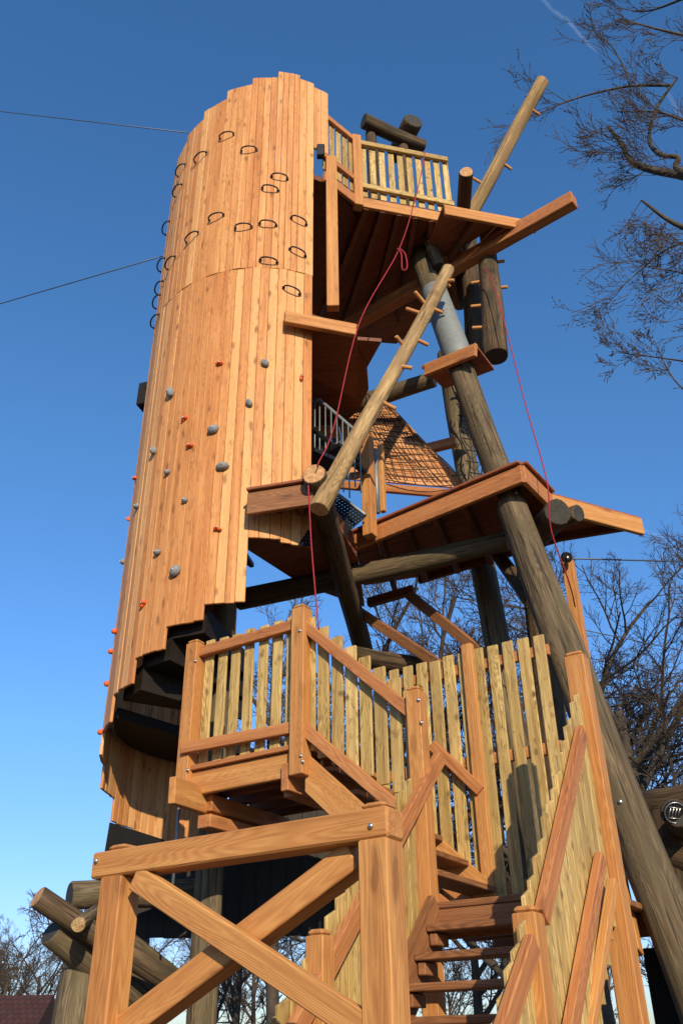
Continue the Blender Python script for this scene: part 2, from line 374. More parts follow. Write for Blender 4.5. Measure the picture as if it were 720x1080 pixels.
# rung handles (half moons of black steel)
def H0(p, z): return Vector((p[0], p[1], z))
def inv(x, y, r=RW):
    d = ray(x, y); a = d.x ** 2 + d.y ** 2; bb = d.x * C2.x + d.y * C2.y; c = C2.x ** 2 + C2.y ** 2 - r * r; q = bb * bb - a * c
    k = (bb - math.sqrt(max(q, 0))) / a; P = Vector((d.x * k, d.y * k, EYE + d.z * k))
    rr = Vector((P.x - C2.x, P.y - C2.y, 0)); return H0(C2, P.z) + rr.normalized() * r
def frame_at(P):
    rad = Vector((P.x - C2.x, P.y - C2.y, 0)).normalized(); tan = Z.cross(rad); return rad, tan
hands = [(410, 211, 0), (470, 249, 3), (340, 269, -14), (288, 304, -16), (280, 359, -18), (552, 323, 4), (527, 355, 10), (382, 431, -3), (455, 458, 3), (521, 450, 7), (604, 441, 16),
         (317, 486, -16), (601, 526, 18), (523, 550, 8), (585, 630, 16), (261, 555, -20), (251, 460, -20), (238, 560, -20), (226, 660, -20), (232, 622, -18), (221, 713, -18)]
for (x, y, rot) in hands:
    px, py = 80 + x / 2.5714, 60 + y / 2.5714
    P = inv(px, py + 2); rad, tan = frame_at(P); r_ = math.radians(-rot); t2 = tan * math.cos(r_) + Z * math.sin(r_); u2 = Z * math.cos(r_) - tan * math.sin(r_)
    b = MB(); b.tube([P + t2 * (-.097 * math.cos(a)) + rad * (.008 + .068 * math.sin(a) ** .8) + u2 * (-.012 * math.sin(a)) for a in [i * math.pi / 12 for i in range(13)]], .0095, 7)
    for q_ in (-.097, .097): b.ball(P + t2 * q_ + rad * .008, .02, .02, .008, (t2, u2, rad), 8, 4)
    b.build('rung_handle', 'black', wall)
# climbing holds
holds = [(391, 165, 'o'), (513, 164, 'g'), (259, 243, 'G'), (470, 272, 'g'), (297, 314, 'o'), (374, 344, 'G'), (311, 388, 'o'), (214, 401, 'g'), (250, 459, 's'), (399, 444, 'G'), (297, 535, 's'), (612, 203, 'o'),
         (168, 551, 's'), (162, 475, 'r'), (144, 584, 'r'), (385, 612, 'o'), (223, 676, 's'), (272, 728, 'G'), (125, 700, 's'), (186, 815, 'o')]
for (x, y, k) in holds:
    px, py = 80 + x / 2.5714, 320 + y / 2.5714
    P = inv(px, py); rad, tan = frame_at(P); an = rnd(0, 3.1); t2 = tan * math.cos(an) + Z * math.sin(an); u2 = Z * math.cos(an) - tan * math.sin(an)
    s = {'G': .060, 'g': .049, 's': .038, 'o': .042, 'r': .036}[k]
    b = MB(); c = P + rad * (s * .25)
    if k in 'Ggs': b.ball(c, s * rnd(.95, 1.2), s * rnd(.7, .85), s * .8, (t2, u2, rad), 10, 6, 0, .09)
    else:
        b.ball(c + t2 * s * .35, s * .6, s * .5, s * .75, (t2, u2, rad), 8, 5, 0, .12); b.ball(c - t2 * s * .4 + u2 * s * .2, s * .7, s * .42, s * .6, (t2, u2, rad), 8, 5, 0, .12)
    h = b.build('climbing_hold', {'o': 'orange', 'r': 'orange'}.get(k, 'grip'), wall, {'o': 'orange climbing hold', 'r': 'orange climbing hold'}.get(k, 'grey climbing hold'))
    b = MB(); b.ball(c + rad * s * .78, .011, .011, .008, (t2, u2, rad), 8, 4); b.build('bolt', 'bolt', h)
for (x, y) in [(122, 666), (116, 687), (111, 721), (105, 772)]:  # lower left silhouette holds, seen below the others
    P = inv(x, y); rad, tan = frame_at(P); b = MB(); b.ball(P + rad * .012, .034, .030, .030, (tan, Z, rad), 8, 5, 0, .1)
    b.build('climbing_hold', 'orange', wall, 'orange climbing hold')

# interior of the drum: column, floors
p = A(238, 645, 8.35)
logthing('log_column', 'slim upright log rising through the low deck into the hollow wall', H(p, 0), H(p, 6.5), .12, .115, bend=.01)
t = thing('spiral_floor', 'timber floors and steps inside the hollow round wall, the lowest near-black as painted shade', 'staircase', H(C2, 3.4))
for k, z in enumerate((5.75, 8.78, 11.2)):
    b = MB(); b.prism([cyl(a, z, RW - .13) for a in (range(-170, 190, 20) if k else range(-170, -24, 12))], .09); b.build('floor_disc', 'pallet', t)
for k in range(10, 30):
    a = -185 + k * 15; z = 5.9 + (k - 9) * .21
    b = MB(); b.prism([cyl(a, z, .14), cyl(a, z, RW - .16), cyl(a + 17, z, RW - .16), cyl(a + 17, z, .14)], .045); b.build('step', 'black', t)
b = MB(); b.log(H(C2, 6.9), H(C2, 12.3), .1, .1); b.build('central_pole', ['darklog', 'darkend'], t)

b = MB(); b.prism([cyl(a, 4.40, RW - .10) for a in range(-200, -64, 8)], .10); b.build('floor_disc', 'darkboard', t)  # near-black floor put in to give the recess its shade
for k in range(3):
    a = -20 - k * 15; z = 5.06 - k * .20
    b = MB(); b.prism([cyl(a, z, .12), cyl(a, z, RW - .11), cyl(a - 16, z, RW - .11), cyl(a - 16, z, .12)], .24); b.build('step', 'darkboard', t)  # near-black steps shaped to darken the upper recess
# ------------------------------------------------------------------ fence pieces
def pickets(par, P0, P1, zb, zt, w=.097, gap=.04, off=None, slope=0.0, slant=0.0, th=.022, mat='picket'):
    """pickets standing from P0 to P1; zb/zt = (start,end) heights"""
    P0 = Vector((P0.x, P0.y, 0)); P1 = Vector((P1.x, P1.y, 0)); d = P1 - P0; L = d.length; d.normalize(); n = max(1, round(L / (w + gap)))
    nn = Vector((d.y, -d.x, 0)); off = off or Vector((0, 0, 0))
    for k in range(n):
        f = (k + .5) / n; c = P0 + d * (L * f) + off
        b0 = zb[0] + (zb[1] - zb[0]) * f + rnd(-.012, .012); b1 = zt[0] + (zt[1] - zt[0]) * f + rnd(-.015, .015); lean = d * rnd(-.008, .008) + nn * rnd(-.004, .004)
        b = MB(); b.beam(c + Z * b0, c + lean + Z * b1, w * rnd(.94, 1.05), th, nn, ch=.004, cut=slant)
        b.build('picket', mat, par)
def cvec(o): return Vector(o)

# ------------------------------------------------------------------ balcony and the flight that leaves it
CP = A(317, 760, 6.7); CP = H(CP, 0)
front = -DU                                # faces the viewer
BP = AP(201, 760, CP, DU); BP = H(BP, 0)   # left corner post of the balcony
bal = thing('balcony', 'small square balcony with pale pickets beside the foot of the curved wall', 'balcony', H(CP, 3.3))
zd = 3.63
def post(name, par, P, z0, z1, s=.125, mat='beam'):
    b = MB(); b.beam(H(P, z0), H(P, z1 - .03), s, s, DU, ch=.006)
    b.beam(H(P, z1 - .031), H(P, z1), s - .014, s - .014, DU, ch=.012); return b.build(name, mat, par)
post('post', bal, CP, AP(320, 818, CP, DU).z, AP(314, 641, CP, DU).z)
post('post', bal, BP, zd - .25, AP(203, 678, CP, DU).z)
pk = DU * .085
zt0, zt1 = AP(309, 660, CP, DU).z, AP(207, 687, CP, DU).z
zl0, zl1 = AP(308, 768, CP, DU).z, AP(198, 790, CP, DU).z
i0 = CP + DV * .06; i1 = BP - DV * .055
beam_part('handrail', 'rail', bal, H(i0, zt0) - DU * .0, H(i1, zt0 - .005), .055, .09)
beam_part('lower_rail', 'rail', bal, H(i0, zl0), H(BP - DV * .0 - DU * .075, zl0 - .0), .05, .09)
pickets(bal, i0 + pk * .55, i1 + pk * .55, (zl0 - .13, zl0 - .13), (zt0 + .10, zt0 + .10), gap=.042)
# deck, fascia and joists of the balcony
db = BP + DU * 1.12; dc = CP + DU * 1.12
b = MB()
for k in range(9):
    q = .03 + k * .125; b.beam(H(BP + DV * .03 + DU * q, zd - .02), H(CP - DV * .05 + DU * q, zd - .02), .118, .04)
b.build('deck_boards', 'rail', bal)
zf = zd - .04
beam_part('fascia', 'beam', bal, H(BP + DU * .03 - DV * .05, zf - .10), H(CP + DU * .03 + DV * .062, zf - .10), .045, .19)
for q in (.3, .58, .86, 1.1): beam_part('joist', 'pallet', bal, H(BP + DU * q, zf - .085), H(CP + DU * q, zf - .085), .06, .16)
for f in (.15, .85):
    P = BP.lerp(CP, f); beam_part('bearer', 'rail', bal, H(P + DU * .09, zf - .25), H(P + DU * 1.15, zf - .25), .09, .13)
p = AP(308, 825, CP, DU); beam_part('bracket', 'rail', bal, H(CP + DV * .12 - DU * .03, zf - .20), H(CP + DV * .10 + DU * .9, zf - .20), .07, .2)
q0, q1 = A(181, 836, 7.0), A(231, 850, 7.6)
beam_part('bracket', 'beam', bal, q0 + Z * .02, q1, .06, .2)
p = A(215, 866, 7.3); beam_part('bracket', 'rail', bal, p, p + DU * .9, .13, .1)
b = MB(); p = A(189, 850, 7.5); b.tube([p + Z * .1, H(p, 2.75)], .013, 6); b.build('tie_rod', 'steel', bal)

# upper flight: from the balcony down to the landing
EP = AP(442, 800, CP, DU); EP = H(EP, 0)
vE = (EP - CP).length
fl = thing('stair_flight', 'short upper flight with stepped picket railing dropping right from the balcony', 'stairs', H(EP, 2.5))
rz = lambda x, y, off=0: AP(x, y, CP, DU)
r0, r1 = rz(321, 660), rz(434, 752)
beam_part('handrail', 'rail', fl, H(r0, r0.z), H(r1, r1.z), .055, .09, Z)
r2, r3 = rz(320, 768), rz(408, 843)
rs = (r3 - r2).normalized(); beam_part('lower_rail', 'rail', fl, r2, r3 + rs * .18, .055, .09, Z)
sl = (r1.z - r0.z) / (vE)
# pickets, stepped tops and bottoms
nP = 8
for k in range(nP):
    f = (k + .45) / nP; c = CP.lerp(EP, f) + pk * .55; zz = r0.z + (r1.z - r0.z) * f
    zbm = r2.z + (r3.z - r2.z) * f * (vE / (r3 - r2).length) * .83 - .14
    b = MB(); b.beam(H(c, zbm), H(c, zz + .13) - DV * rnd(-.005, .005), .102, .022, DU, ch=.004, cut=-.0); b.build('picket', 'picket', fl)
s0, s1 = rz(338, 818), rz(430, 905)
ZL = 2.42                                 # landing level
th_ = math.atan(-sl)
a0 = H(CP - DV * .02 + DU * .06, zd - .06 - .11 / math.cos(th_)); a1 = H(EP + DV * .03 + DU * .06, a0.z + sl * (vE - .05))
beam_part('stringer', 'beam', fl, a0, a1, .05, .22, Z, plumb=-math.tan(th_))
beam_part('stringer', 'beam', fl, a0 + DU * .98, a1 + DU * .98, .05, .22, Z, plumb=-math.tan(th_))
for k in range(5):
    f = (k + .6) / 5; c = CP.lerp(EP, f); z = zd + (ZL - zd) * (k + 1) / 6
    beam_part('tread', 'tread', fl, H(c + DU * .09, z), H(c + DU * 1.01, z), .24, .04)

# ------------------------------------------------------------------ landing, tall picket screen, lower flight
W = 1.12
RP = H(AP(640, 900, EP + DU * .0 - DV * (W), DV), 0)    # right-hand tall post, on the right fence plane
lan = thing('landing', 'square stair landing carried by posts in front of the tall picket screen', 'landing', H(EP, 2.2))
b = MB()
for k in range(9):
    q = k * .125 + .02; b.beam(H(EP + DU * q, ZL - .02), H(EP - DV * W + DU * q, ZL - .02), .118, .04)
b.build('deck_boards', 'tread', lan)
beam_part('fascia', 'tread', lan, H(EP - DU * .02 - DV * .06, ZL - .13), H(EP - DV * (W - .06) - DU * .02, ZL - .13), .05, .17)
zE = AP(440, 725, CP, DU).z
post('post', lan, EP, 0, zE, .112)
zR = A(604, 690, math.hypot(RP.x, RP.y)).z
post('post', lan, RP, 0, zR, .135)
for q in (.5, 1.0): beam_part('joist', 'pallet', lan, H(EP + DU * q, ZL - .11), H(EP - DV * W + DU * q, ZL - .11), .06, .14)

SD = 1.07
scr = thing('picket_screen', 'tall screen of yellowish pickets with one orange post behind the landing', 'fence', H(EP + DU * SD, 2.2))
SP = EP + DU * SD
def sp(x, y): return AP(x, y, SP, DU)
sL, sR = sp(397, 790), sp(592, 790)
ztl, ztr = sp(400, 710).z, sp(565, 676).z
zt = (ztl + ztr) / 2 + .02
zb = sp(500, 950).z - .18
pickets(scr, H(sL, 0), H(sR, 0), (zb, zb), (zt, zt), w=.097, gap=.037)
FP = H(sp(509, 850), 0)
b = MB(); b.beam(H(FP - DU * .02, zb), H(FP - DU * .02, zt + .06), .095, .06, DU); b.build('post', 'beam', scr)
for z in (sp(540, 692).z, sp(540, 795).z, zb + .25):
    beam_part('rail', 'rail', scr, H(sL + DU * .04, z), H(sR + DU * .04, z), .045, .09)
h0, h1 = sp(458, 787), sp(510, 836)
beam_part('handrail', 'rail', scr, h0 - DU * .05, h1 - DU * .05, .05, .085)
h0, h1 = sp(462, 925), sp(499, 953)
for zz in (0, -.16): beam_part('stringer', 'rail', scr, h0 - DU * .05 + Z * zz, h1 - DU * .05 + Z * zz, .05, .09)

st = thing('staircase', 'steep open staircase between two picket railings climbing towards the landing', 'stairs', H(EP - DU * 2.4 - DV * W / 2, 0))
RN = .168
def S(t, v, z): return H(EP - DU * t - DV * v, z)
for k in range(1, 14):
    z = ZL - k * .167; tt = k * RN - .02
    if z < .1: break
    beam_part('tread', 'tread', st, S(tt - .02, .10, z), S(tt - .02, W - .10, z), .21, .04)
    for v in (.13, W - .13): beam_part('cleat', 'tread', st, S(tt - .10, v, z - .06), S(tt + .06, v, z - .06), .05, .07)
LS = 2.42
beam_part('stringer', 'tread', st, S(-.0, .07, ZL - .06), S(LS, .07, ZL - LS * .99), .05, .27)
beam_part('stringer', 'tread', st, S(-.0, W - .07, ZL - .06), S(LS, W - .07, ZL - LS * .99), .05, .27)
# left railing of the lower flight
PL0 = EP - DV * .0
def lp(x, y): return AP(x, y, EP - DV * .05, DV)
u0, u1 = lp(463, 800), lp(338, 1036)
rdir = (u1 - u0).normalized()
lf = thing('stair_railing', 'left stair railing of tight pale pickets with a red handrail, behind the crossed frame', 'railing', S(1.2, 0, 0))
beam_part('handrail', 'rail', lf, u0, u1 + rdir * .75, .055, .10)
slope = (u1.z - u0.z) / (H(u1, 0) - H(u0, 0)).length
a = S(.10, -.02, 0); bb = S(2.1, -.02, 0)
n = 19
for k in range(n):
    f = (k + .5) / n; c = a.lerp(bb, f); d = (H(c, 0) - H(u0, 0)).length
    ztp = u0.z + slope * d + .14 + rnd(-.012, .012)
    b = MB(); b.beam(H(c, max(.1, ztp - 1.32)), H(c, ztp), .096, .022, DV, ch=.004, cut=-.45); b.build('picket', 'picket', lf)
NL = H(AP(332, 1010, EP, DV), 0); post('newel_post', lf, NL - DV * .03, 0, A(331, 981, math.hypot(NL.x, NL.y)).z, .11)
# right railing of the lower flight, seen from outside
EW = EP - DV * W
def rp(x, y): return AP(x, y, EW - DV * .05, DV)
rf = thing('stair_railing', 'right stair railing with steep pale pickets leaning on the tall orange post', 'railing', S(1.2, W, 0))
v0, v1 = rp(613, 772), rp(571, 968)
NR = H(AP(560, 1000, EW, DV), 0)
w0, w1 = rp(561, 995), rp(530, 1090)
beam_part('handrail', 'rail', rf, v0, v1, .05, .10)
beam_part('handrail', 'rail', rf, w0, w1 + (w1 - w0) * .9, .05, .10)
x0, x1 = rp(633, 905), rp(602, 1080)
xd = (x1 - x0).normalized(); beam_part('lower_rail', 'rail', rf, x0, x1 + xd * .6, .05, .09)
post('newel_post', rf, NR, 0, A(561, 956, math.hypot(NR.x, NR.y)).z, .12)
sl2 = (v1.z - v0.z) / (H(v1, 0) - H(v0, 0)).length
a = H(EW + DU * .18, 0); b2 = S(2.35, W, 0); n = 26
for k in range(n):
    f = (k + .5) / n; c = a.lerp(b2, f); d = (c - H(v0, 0)).dot(-DU)
    ztp = v0.z + sl2 * d + .14 + rnd(-.02, .02)
    if ztp < .6: continue
    b = MB(); b.beam(H(c, max(.1, ztp - 1.40)), H(c, ztp), .096, .022, DV, ch=.004, cut=-.45); b.build('picket', 'picket', rf)
# diagonal shore beside the tall post
b = MB(); b.beam(A(646, 930, 5.75), A(618, 1110, 5.2), .07, .05, DV); b.build('brace', 'beam', rf)
b = MB(); b.beam(A(655, 925, 6.7), A(672, 1005, 6.5), .10, .05, DV); one('plank_offcut', b, 'beam', 'short tapered orange board between the tall post and the leaning leg', 'board', A(672, 1005, 6.5))

# ------------------------------------------------------------------ support frame with X brace, nearest to the camera
FR = H(A(404, 980, 3.3), 0)
def fp(x, y, off=0): return AP(x, y, FR - DU * off, DU)
FLp = H(fp(120, 1000), 0)
fr = thing('crossed_frame', 'freestanding orange timber frame with crossed diagonal braces, nearest the viewer', 'timber frame', H(FR.lerp(FLp, .5), 0))
s = .118
tb = [fp(94, 916), fp(410, 871)]
zc = (tb[0].z + tb[1].z) / 2
pt = zc - .053
for P, mb_ in ((FR, 1), (FLp, 0)):
    q = MB(); q.beam(H(P, 0), H(P, pt), s, s, DU, ch=.005); o = q.build('post', 'beam', fr)
b = MB(); b.beam(H(FLp + DV * .125 - DU * .0, zc), H(FR - DV * .065, zc), .118, .105, ch=.008); b.build('top_beam', 'beam', fr)
b = MB(); b.beam(H(FR + DU * .0, zc + .05), H(FR, zc + .075), .10, .10, DU, ch=.012); b.build('post_cap', 'beam', fr)
b = MB(); b.beam(H(FLp, zc + .05), H(FLp, zc + .075), .10, .10, DU, ch=.012); b.build('post_cap', 'beam', fr)
# braces: the front one falls to the right, the rear one rises to the right
b = MB(); b.beam(fp(145, 926, .03), fp(395, 1092, .03) , .05, .095, DU.cross(fp(395, 1092) - fp(145, 926)).normalized(), ch=.004); b.build('brace', 'beam', fr)
p0, p1 = fp(378, 903, -.05), fp(120, 1098, -.05)
b = MB(); b.beam(p0, p1 , .10, .105, DU.cross(p1 - p0).normalized(), ch=.004); b.build('brace', 'beam', fr)
for (x, y) in ((391, 871), (102, 908)):
    p = fp(x, y, .062); b = MB(); b.ball(p, .011, .011, .011, None, 8, 5); b.build('bolt', 'bolt', fr)

def bolts(par, lst, D, off=.07, r=.0105):
    for (x, y) in lst:
        P = AP(x, y, D - DU * off, DU); q = MB(); q.ball(P, r * 1.5, r * 1.5, .003, (DV, Z, DU), 10, 4); q.ball(P - DU * .004, r, r, .008, (DV, Z, DU), 6, 4); q.build('bolt', 'bolt', par)
bolts(bal, [(317, 797), (319, 803), (316, 665), (206, 697), (198, 812), (204, 792)], CP, .066)
bolts(lan, [(444, 762), (441, 738)], EP, .06)
# ------------------------------------------------------------------ low dark deck
zq = 3.18
low = thing('low_deck', 'dark boarded box and deck under the curved wall, seen through the crossed frame', 'deck', H(C2, 2.5))
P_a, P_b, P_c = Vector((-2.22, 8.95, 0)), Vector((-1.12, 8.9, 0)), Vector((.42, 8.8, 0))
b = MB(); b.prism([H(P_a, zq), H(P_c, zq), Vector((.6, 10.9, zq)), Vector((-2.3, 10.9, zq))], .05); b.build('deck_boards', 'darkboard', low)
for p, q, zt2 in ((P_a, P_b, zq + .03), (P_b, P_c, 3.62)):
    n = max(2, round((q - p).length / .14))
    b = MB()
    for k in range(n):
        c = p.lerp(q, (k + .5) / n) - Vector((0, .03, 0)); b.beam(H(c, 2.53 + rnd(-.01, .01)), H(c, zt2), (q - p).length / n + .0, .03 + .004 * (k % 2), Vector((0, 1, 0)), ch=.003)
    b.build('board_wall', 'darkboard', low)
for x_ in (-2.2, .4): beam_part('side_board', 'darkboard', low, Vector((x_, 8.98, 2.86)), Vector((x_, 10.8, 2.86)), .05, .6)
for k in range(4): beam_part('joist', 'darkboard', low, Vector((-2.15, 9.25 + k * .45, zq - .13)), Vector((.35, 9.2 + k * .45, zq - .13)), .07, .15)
# hanging black sheet that closes the drum's foot
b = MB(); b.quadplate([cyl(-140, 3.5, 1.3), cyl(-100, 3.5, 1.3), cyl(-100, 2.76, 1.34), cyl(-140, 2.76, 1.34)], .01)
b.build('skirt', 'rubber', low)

# ------------------------------------------------------------------ middle platform
zm = AZ(548, 488, 6.4).z; zm = 6.4
mp = thing('middle_platform', 'wide wedge-shaped platform of red boards halfway up, jutting over the stairs', 'platform', Vector((1, 8.2, 6.2)))
Pq = AZ(263, 516, zm); Pr = AZ(331, 497, zm); P1 = AZ(372, 562, zm); P2 = AZ(549, 488, zm); P3 = AZ(579, 519, zm); P4 = AZ(674, 545, zm)
P5 = AZ(592, 576, 6.2); P6 = AZ(442, 621, 6.2); P7 = AZ(384, 630, 6.2); P8 = AZ(320, 607, 6.2); P9 = AZ(262, 569, 6.2); P10 = cyl(25, 6.4, 1.3); Pq = A(262, 518, 7.06); Pr = A(331, 499, 6.85); Pr.z = Pq.z
P5.z = P6.z = P7.z = P8.z = P9.z = P10.z = zm
b = MB()
main = [P1, P2, P3, P4, P5, P6, P7]
b.prism([p - Z * .002 for p in main], .045, axis=DV); b.build('deck_boards', 'deck', mp)
b = MB(); b.prism([Pq, Pr, H(P1, Pq.z) - DV * .05, H(P7, Pq.z), H(P8, Pq.z), H(P9, Pq.z)], .045, axis=DV); b.build('deck_boards', 'deck', mp)
def edge(par, p, q, h=.19, mat='rail', t=.05, lift=0.01, name='fascia', top=True):
    beam_part(name, mat, par, p - Z * (h / 2 + .045 - lift), q - Z * (h / 2 + .045 - lift), t, h)
    if top: beam_part('edge_board', 'deck', par, p - Z * .01, q - Z * .01, .12, .03)
edge(mp, Pq, Pr, .23, 'tread'); edge(mp, P1, P2, .19, 'rail'); edge(mp, P2, P3, .19, 'rail'); edge(mp, P3, P4, .19, 'beam', top=False)
edge(mp, P4, P5, .1, 'pallet', top=False); edge(mp, P5, P6, .1, 'pallet', top=False); edge(mp, P8, P9, .1, 'pallet', top=False)
edge(mp, Pr, P1, .16, 'pallet', top=False)
d = (P2 - P1)
for k in range(1, 6):
    p = P1.lerp(P2, k / 6) - Z * .13; q = P7.lerp(P5, k / 6) - Z * .13; beam_part('joist', 'pallet', mp, p, q, .06, .16)
# underside planks give the soffit some relief
for k in range(3):
    p = Pq.lerp(Pr, (k + .5) / 3) - Z * .12; q = P9.lerp(P8, (k + .5) / 3) - Z * .12; beam_part('joist', 'pallet', mp, p, q, .06, .14)
# perforated steel landing plates beside the wall
pp = thing('perforated_landing', 'dark perforated steel plates between the wall and the middle platform', 'steel grating', Vector((-.3, 7.7, 6)))
b = MB(); b.quadplate([A(299, 555, 7.45), A(330, 560, 7.25), A(330, 577, 7.15), A(299, 575, 7.35)], .004); b.build('plate', 'perf', pp)
b = MB(); b.quadplate([A(350, 519, 8.0), A(386, 545, 7.9), A(362, 566, 7.75), A(330, 560, 7.8)], .004); b.build('plate', 'perf', pp)
b = MB(); b.tube([A(352, 518, 7.9), A(385, 543, 7.6)], .018, 6); b.build('edge_bar', 'steel', pp)

# posts and pipe at the platform edge
def twopost(label, x, y0, y1, D, s, mat='beam'):
    p = A(x, y1, D); z1 = A(x - .07 * (y1 - y0) * .2, y0, D).z; b = MB(); b.beam(H(p, p.z), H(p, z1), s, s, DU, ch=.006); one('timber_post', b, mat, label, 'post', p)
twopost('square orange post on the middle platform edge beside the steel balusters', 390, 461, 566, 8.0, .115)
twopost('slim orange post behind a grey pipe on the middle platform', 404, 470, 540, 8.35, .06)
p = A(398, 541, 8.2); b = MB(); b.tube([p, H(p, A(398, 474, 8.2).z)], .03, 8); one('steel_pipe', b, 'steel', 'short grey upright pipe between two orange posts', 'pipe', p)

# steel balusters of the inner stair
rl = thing('steel_railing', 'grey steel stair railing with thin upright bars beside the curved wall', 'railing', A(360, 520, 7.7))
top = [A(330, 421, 8.1), A(337, 422, 8.05), A(350, 433, 8.0), A(372, 452, 7.9), A(384, 462, 7.85)]
b = MB(); b.tube(top, .02, 7); b.build('handrail', 'steel', rl)
bot = [A(330, 452, 8.1), A(384, 498, 7.85)]
b = MB(); b.tube(bot, .035, 6); b.build('stringer', 'black', rl)
for (x, y) in [(332, 421), (337, 422), (343, 427), (349, 432), (355, 438), (361, 443), (367, 448), (373, 453), (379, 458)]:
    P = A(x, y, 8.1 - (x - 330) * .006); b = MB(); b.tube([P, P - Z * (.95 if x < 370 else .75)], .008, 6); b.build('baluster', 'steel', rl)
P = [A(330, 455, 8.15), A(374, 492, 7.9)]; 

# ------------------------------------------------------------------ boarded slope with climbing net
sl_ = thing('boarded_roof', 'sloping roof of overlapping orange boards behind the peg log', 'roof', A(420, 510, 9))
c00, c10, c11, c01 = A(330, 503, 8.9), A(492, 516, 8.35), A(408, 428, 9.6), A(333, 412, 9.9)
n = 15
for k in range(n):
    f0, f1 = k / n, (k + 1.12) / n; f1 = min(f1, 1.02)
    a_, b_ = c00.lerp(c01, f0), c10.lerp(c11, f0); c_, d_ = c10.lerp(c11, f1), c00.lerp(c01, f1)
    nrm = (b_ - a_).cross(d_ - a_).normalized(); nrm = nrm if nrm.y < 0 else -nrm
    for q in range(4):
        g0, g1 = q / 4 + .003, (q + 1) / 4 - .003
        lo = .011 + rnd(0, .004)
        b = MB() if q == 0 and k == 0 else b
        b.quadplate([a_.lerp(b_, g0) + nrm * lo, a_.lerp(b_, g1) + nrm * lo, d_.lerp(c_, g1) + nrm * .002, d_.lerp(c_, g0) + nrm * .002], .016)
b.build('roof_boards', 'shingle', sl_)
beam_part('edge_rafter', 'rail', sl_, c10 - Z * .06, c11 - Z * .06, .06, .12); beam_part('eaves_board', 'rail', sl_, c00 - Z * .08, c10 - Z * .08, .05, .10)
nrm = (c10 - c00).cross(c01 - c00).normalized(); nrm = nrm if nrm.y < 0 else -nrm
b = MB()
e00, e10, e11, e01 = A(400, 505, 8.62), A(496, 518, 8.25), A(432, 434, 9.2), A(392, 432, 9.6)
def rs_(u_, v_): return c00.lerp(c10, u_).lerp(c01.lerp(c11, u_), v_) + nrm * (.06 + .03 * math.sin(u_ * 9) * math.sin(v_ * 7))
for k in range(13):
    f = .42 + .57 * k / 12; b.tube([rs_(f + .02 * math.sin(t_ * .9 + k), t_ / 12) for t_ in range(13)], .006, 4)
for k in range(14):
    f = k / 13 * .98 + .01; b.tube([rs_(.42 + .57 * t_ / 10, f - .05 * math.sin(t_ * .31)) for t_ in range(11)], .006, 4)
one('climbing_net', b, 'netrope', 'dark knotted rope net stretched over the sloping boards', 'net', e00)
# block-paved edge of little off-cuts on the platform
b = MB()
for k in range(7):
    p = P1.lerp(P2, .22 + k * .085) + DU * .22 + Z * .02; b.beam(p, p + Z * rnd(.05, .10), .13, .10, DU, ch=.006)
one('wood_blocks', b, 'picket', 'row of small pale wooden blocks along the middle platform edge', 'blocks', P1.lerp(P2, .5))

# ------------------------------------------------------------------ small shelves
s1 = thing('step_platform', 'small ledge with a pale front plank on the right edge of the curved wall', 'ledge', A(340, 340, 7.4))
zs = 8.78
q0, q1 = AZ(300, 324, zs), AZ(375, 329, zs)
q0 = A(300, 335, 7.10); q1 = A(375, 341, 7.30); q1.z = q0.z
beam_part('front_plank', 'beam', s1, q0, q1, .06, .16)
up_ = Z * .095
b = MB(); bk = Vector((0.02, .62, 0)); b.prism([q0 + up_, q1 + up_ + Vector((.02, 0, 0)), q1 + up_ + Vector((.02, 1.25, 0)), q0 + up_ + Vector((.0, .9, 0))], .03); b.build('deck_boards', 'deck', s1)
b = MB(); b.prism([AZ(335, 352, zs), AZ(402, 357, zs), AZ(370, 415, zs), AZ(333, 415, zs)], .05, axis=DU); b.build('soffit_board', 'pallet', s1)
s2 = thing('step_platform', 'short red step plank fixed across the leaning leg beneath the dark log', 'ledge', A(470, 385, 8.1))
q0, q1 = A(448, 391, 8.15), A(502, 369, 7.75)
beam_part('front_plank', 'rail', s2, q0, q1, .05, .17); 
b = MB(); b.prism([q0 + up_ - (q1 - q0).normalized() * .05, q1 + up_, q1 + up_ + DU * .5, q0 + up_ + DU * .5], .03); b.build('deck_boards', 'deck', s2)

# ------------------------------------------------------------------ top platform with railings
zT = 11.2
tp = thing('top_platform', 'highest deck with low pale picket railing beside the top of the wall', 'platform', Vector((.6, 8.8, 11)))
K = AZ(377, 207, zT); K2 = AZ(478, 226, zT); KW = cyl(27, zT, 1.38)
KB = [Vector((1.95, 9.6, zT)), Vector((.9, 10.6, zT)), Vector((-.6, 10.4, zT)), cyl(150, zT, 1.3)]
b = MB(); b.prism([KW, K, K2] + KB, .045, axis=DV); b.build('deck_boards', 'deck', tp)
edge(tp, K, K2, .17, 'beam', top=False); edge(tp, KW, K, .17, 'rail', top=False); edge(tp, K2, KB[0], .16, 'pallet', top=False)
for k in range(6):
    f = (k + .5) / 6; p = K.lerp(K2, f) - Z * .14; q = KB[2].lerp(KB[0], f) - Z * .14; beam_part('joist', 'pallet', tp, p, q, .07, .17)
zt_ = AZ(380, 142, 0) if False else None
ztop = A(378, 150, math.hypot(K.x, K.y)).z
kd = (K2 - K).normalized(); kn = Vector((kd.y, -kd.x, 0))
fr1 = thing('deck_railing', 'pale picket railing across the front of the highest deck', 'railing', K)
b = MB(); b.beam(H(K, zT - .22), H(K, ztop + .10), .12, .12, kn, ch=.006); b.build('post', 'beam', fr1)
beam_part('handrail', 'picket', fr1, H(K + kd * .05, ztop), H(K2, A(476, 168, math.hypot(K2.x, K2.y)).z), .05, .085)
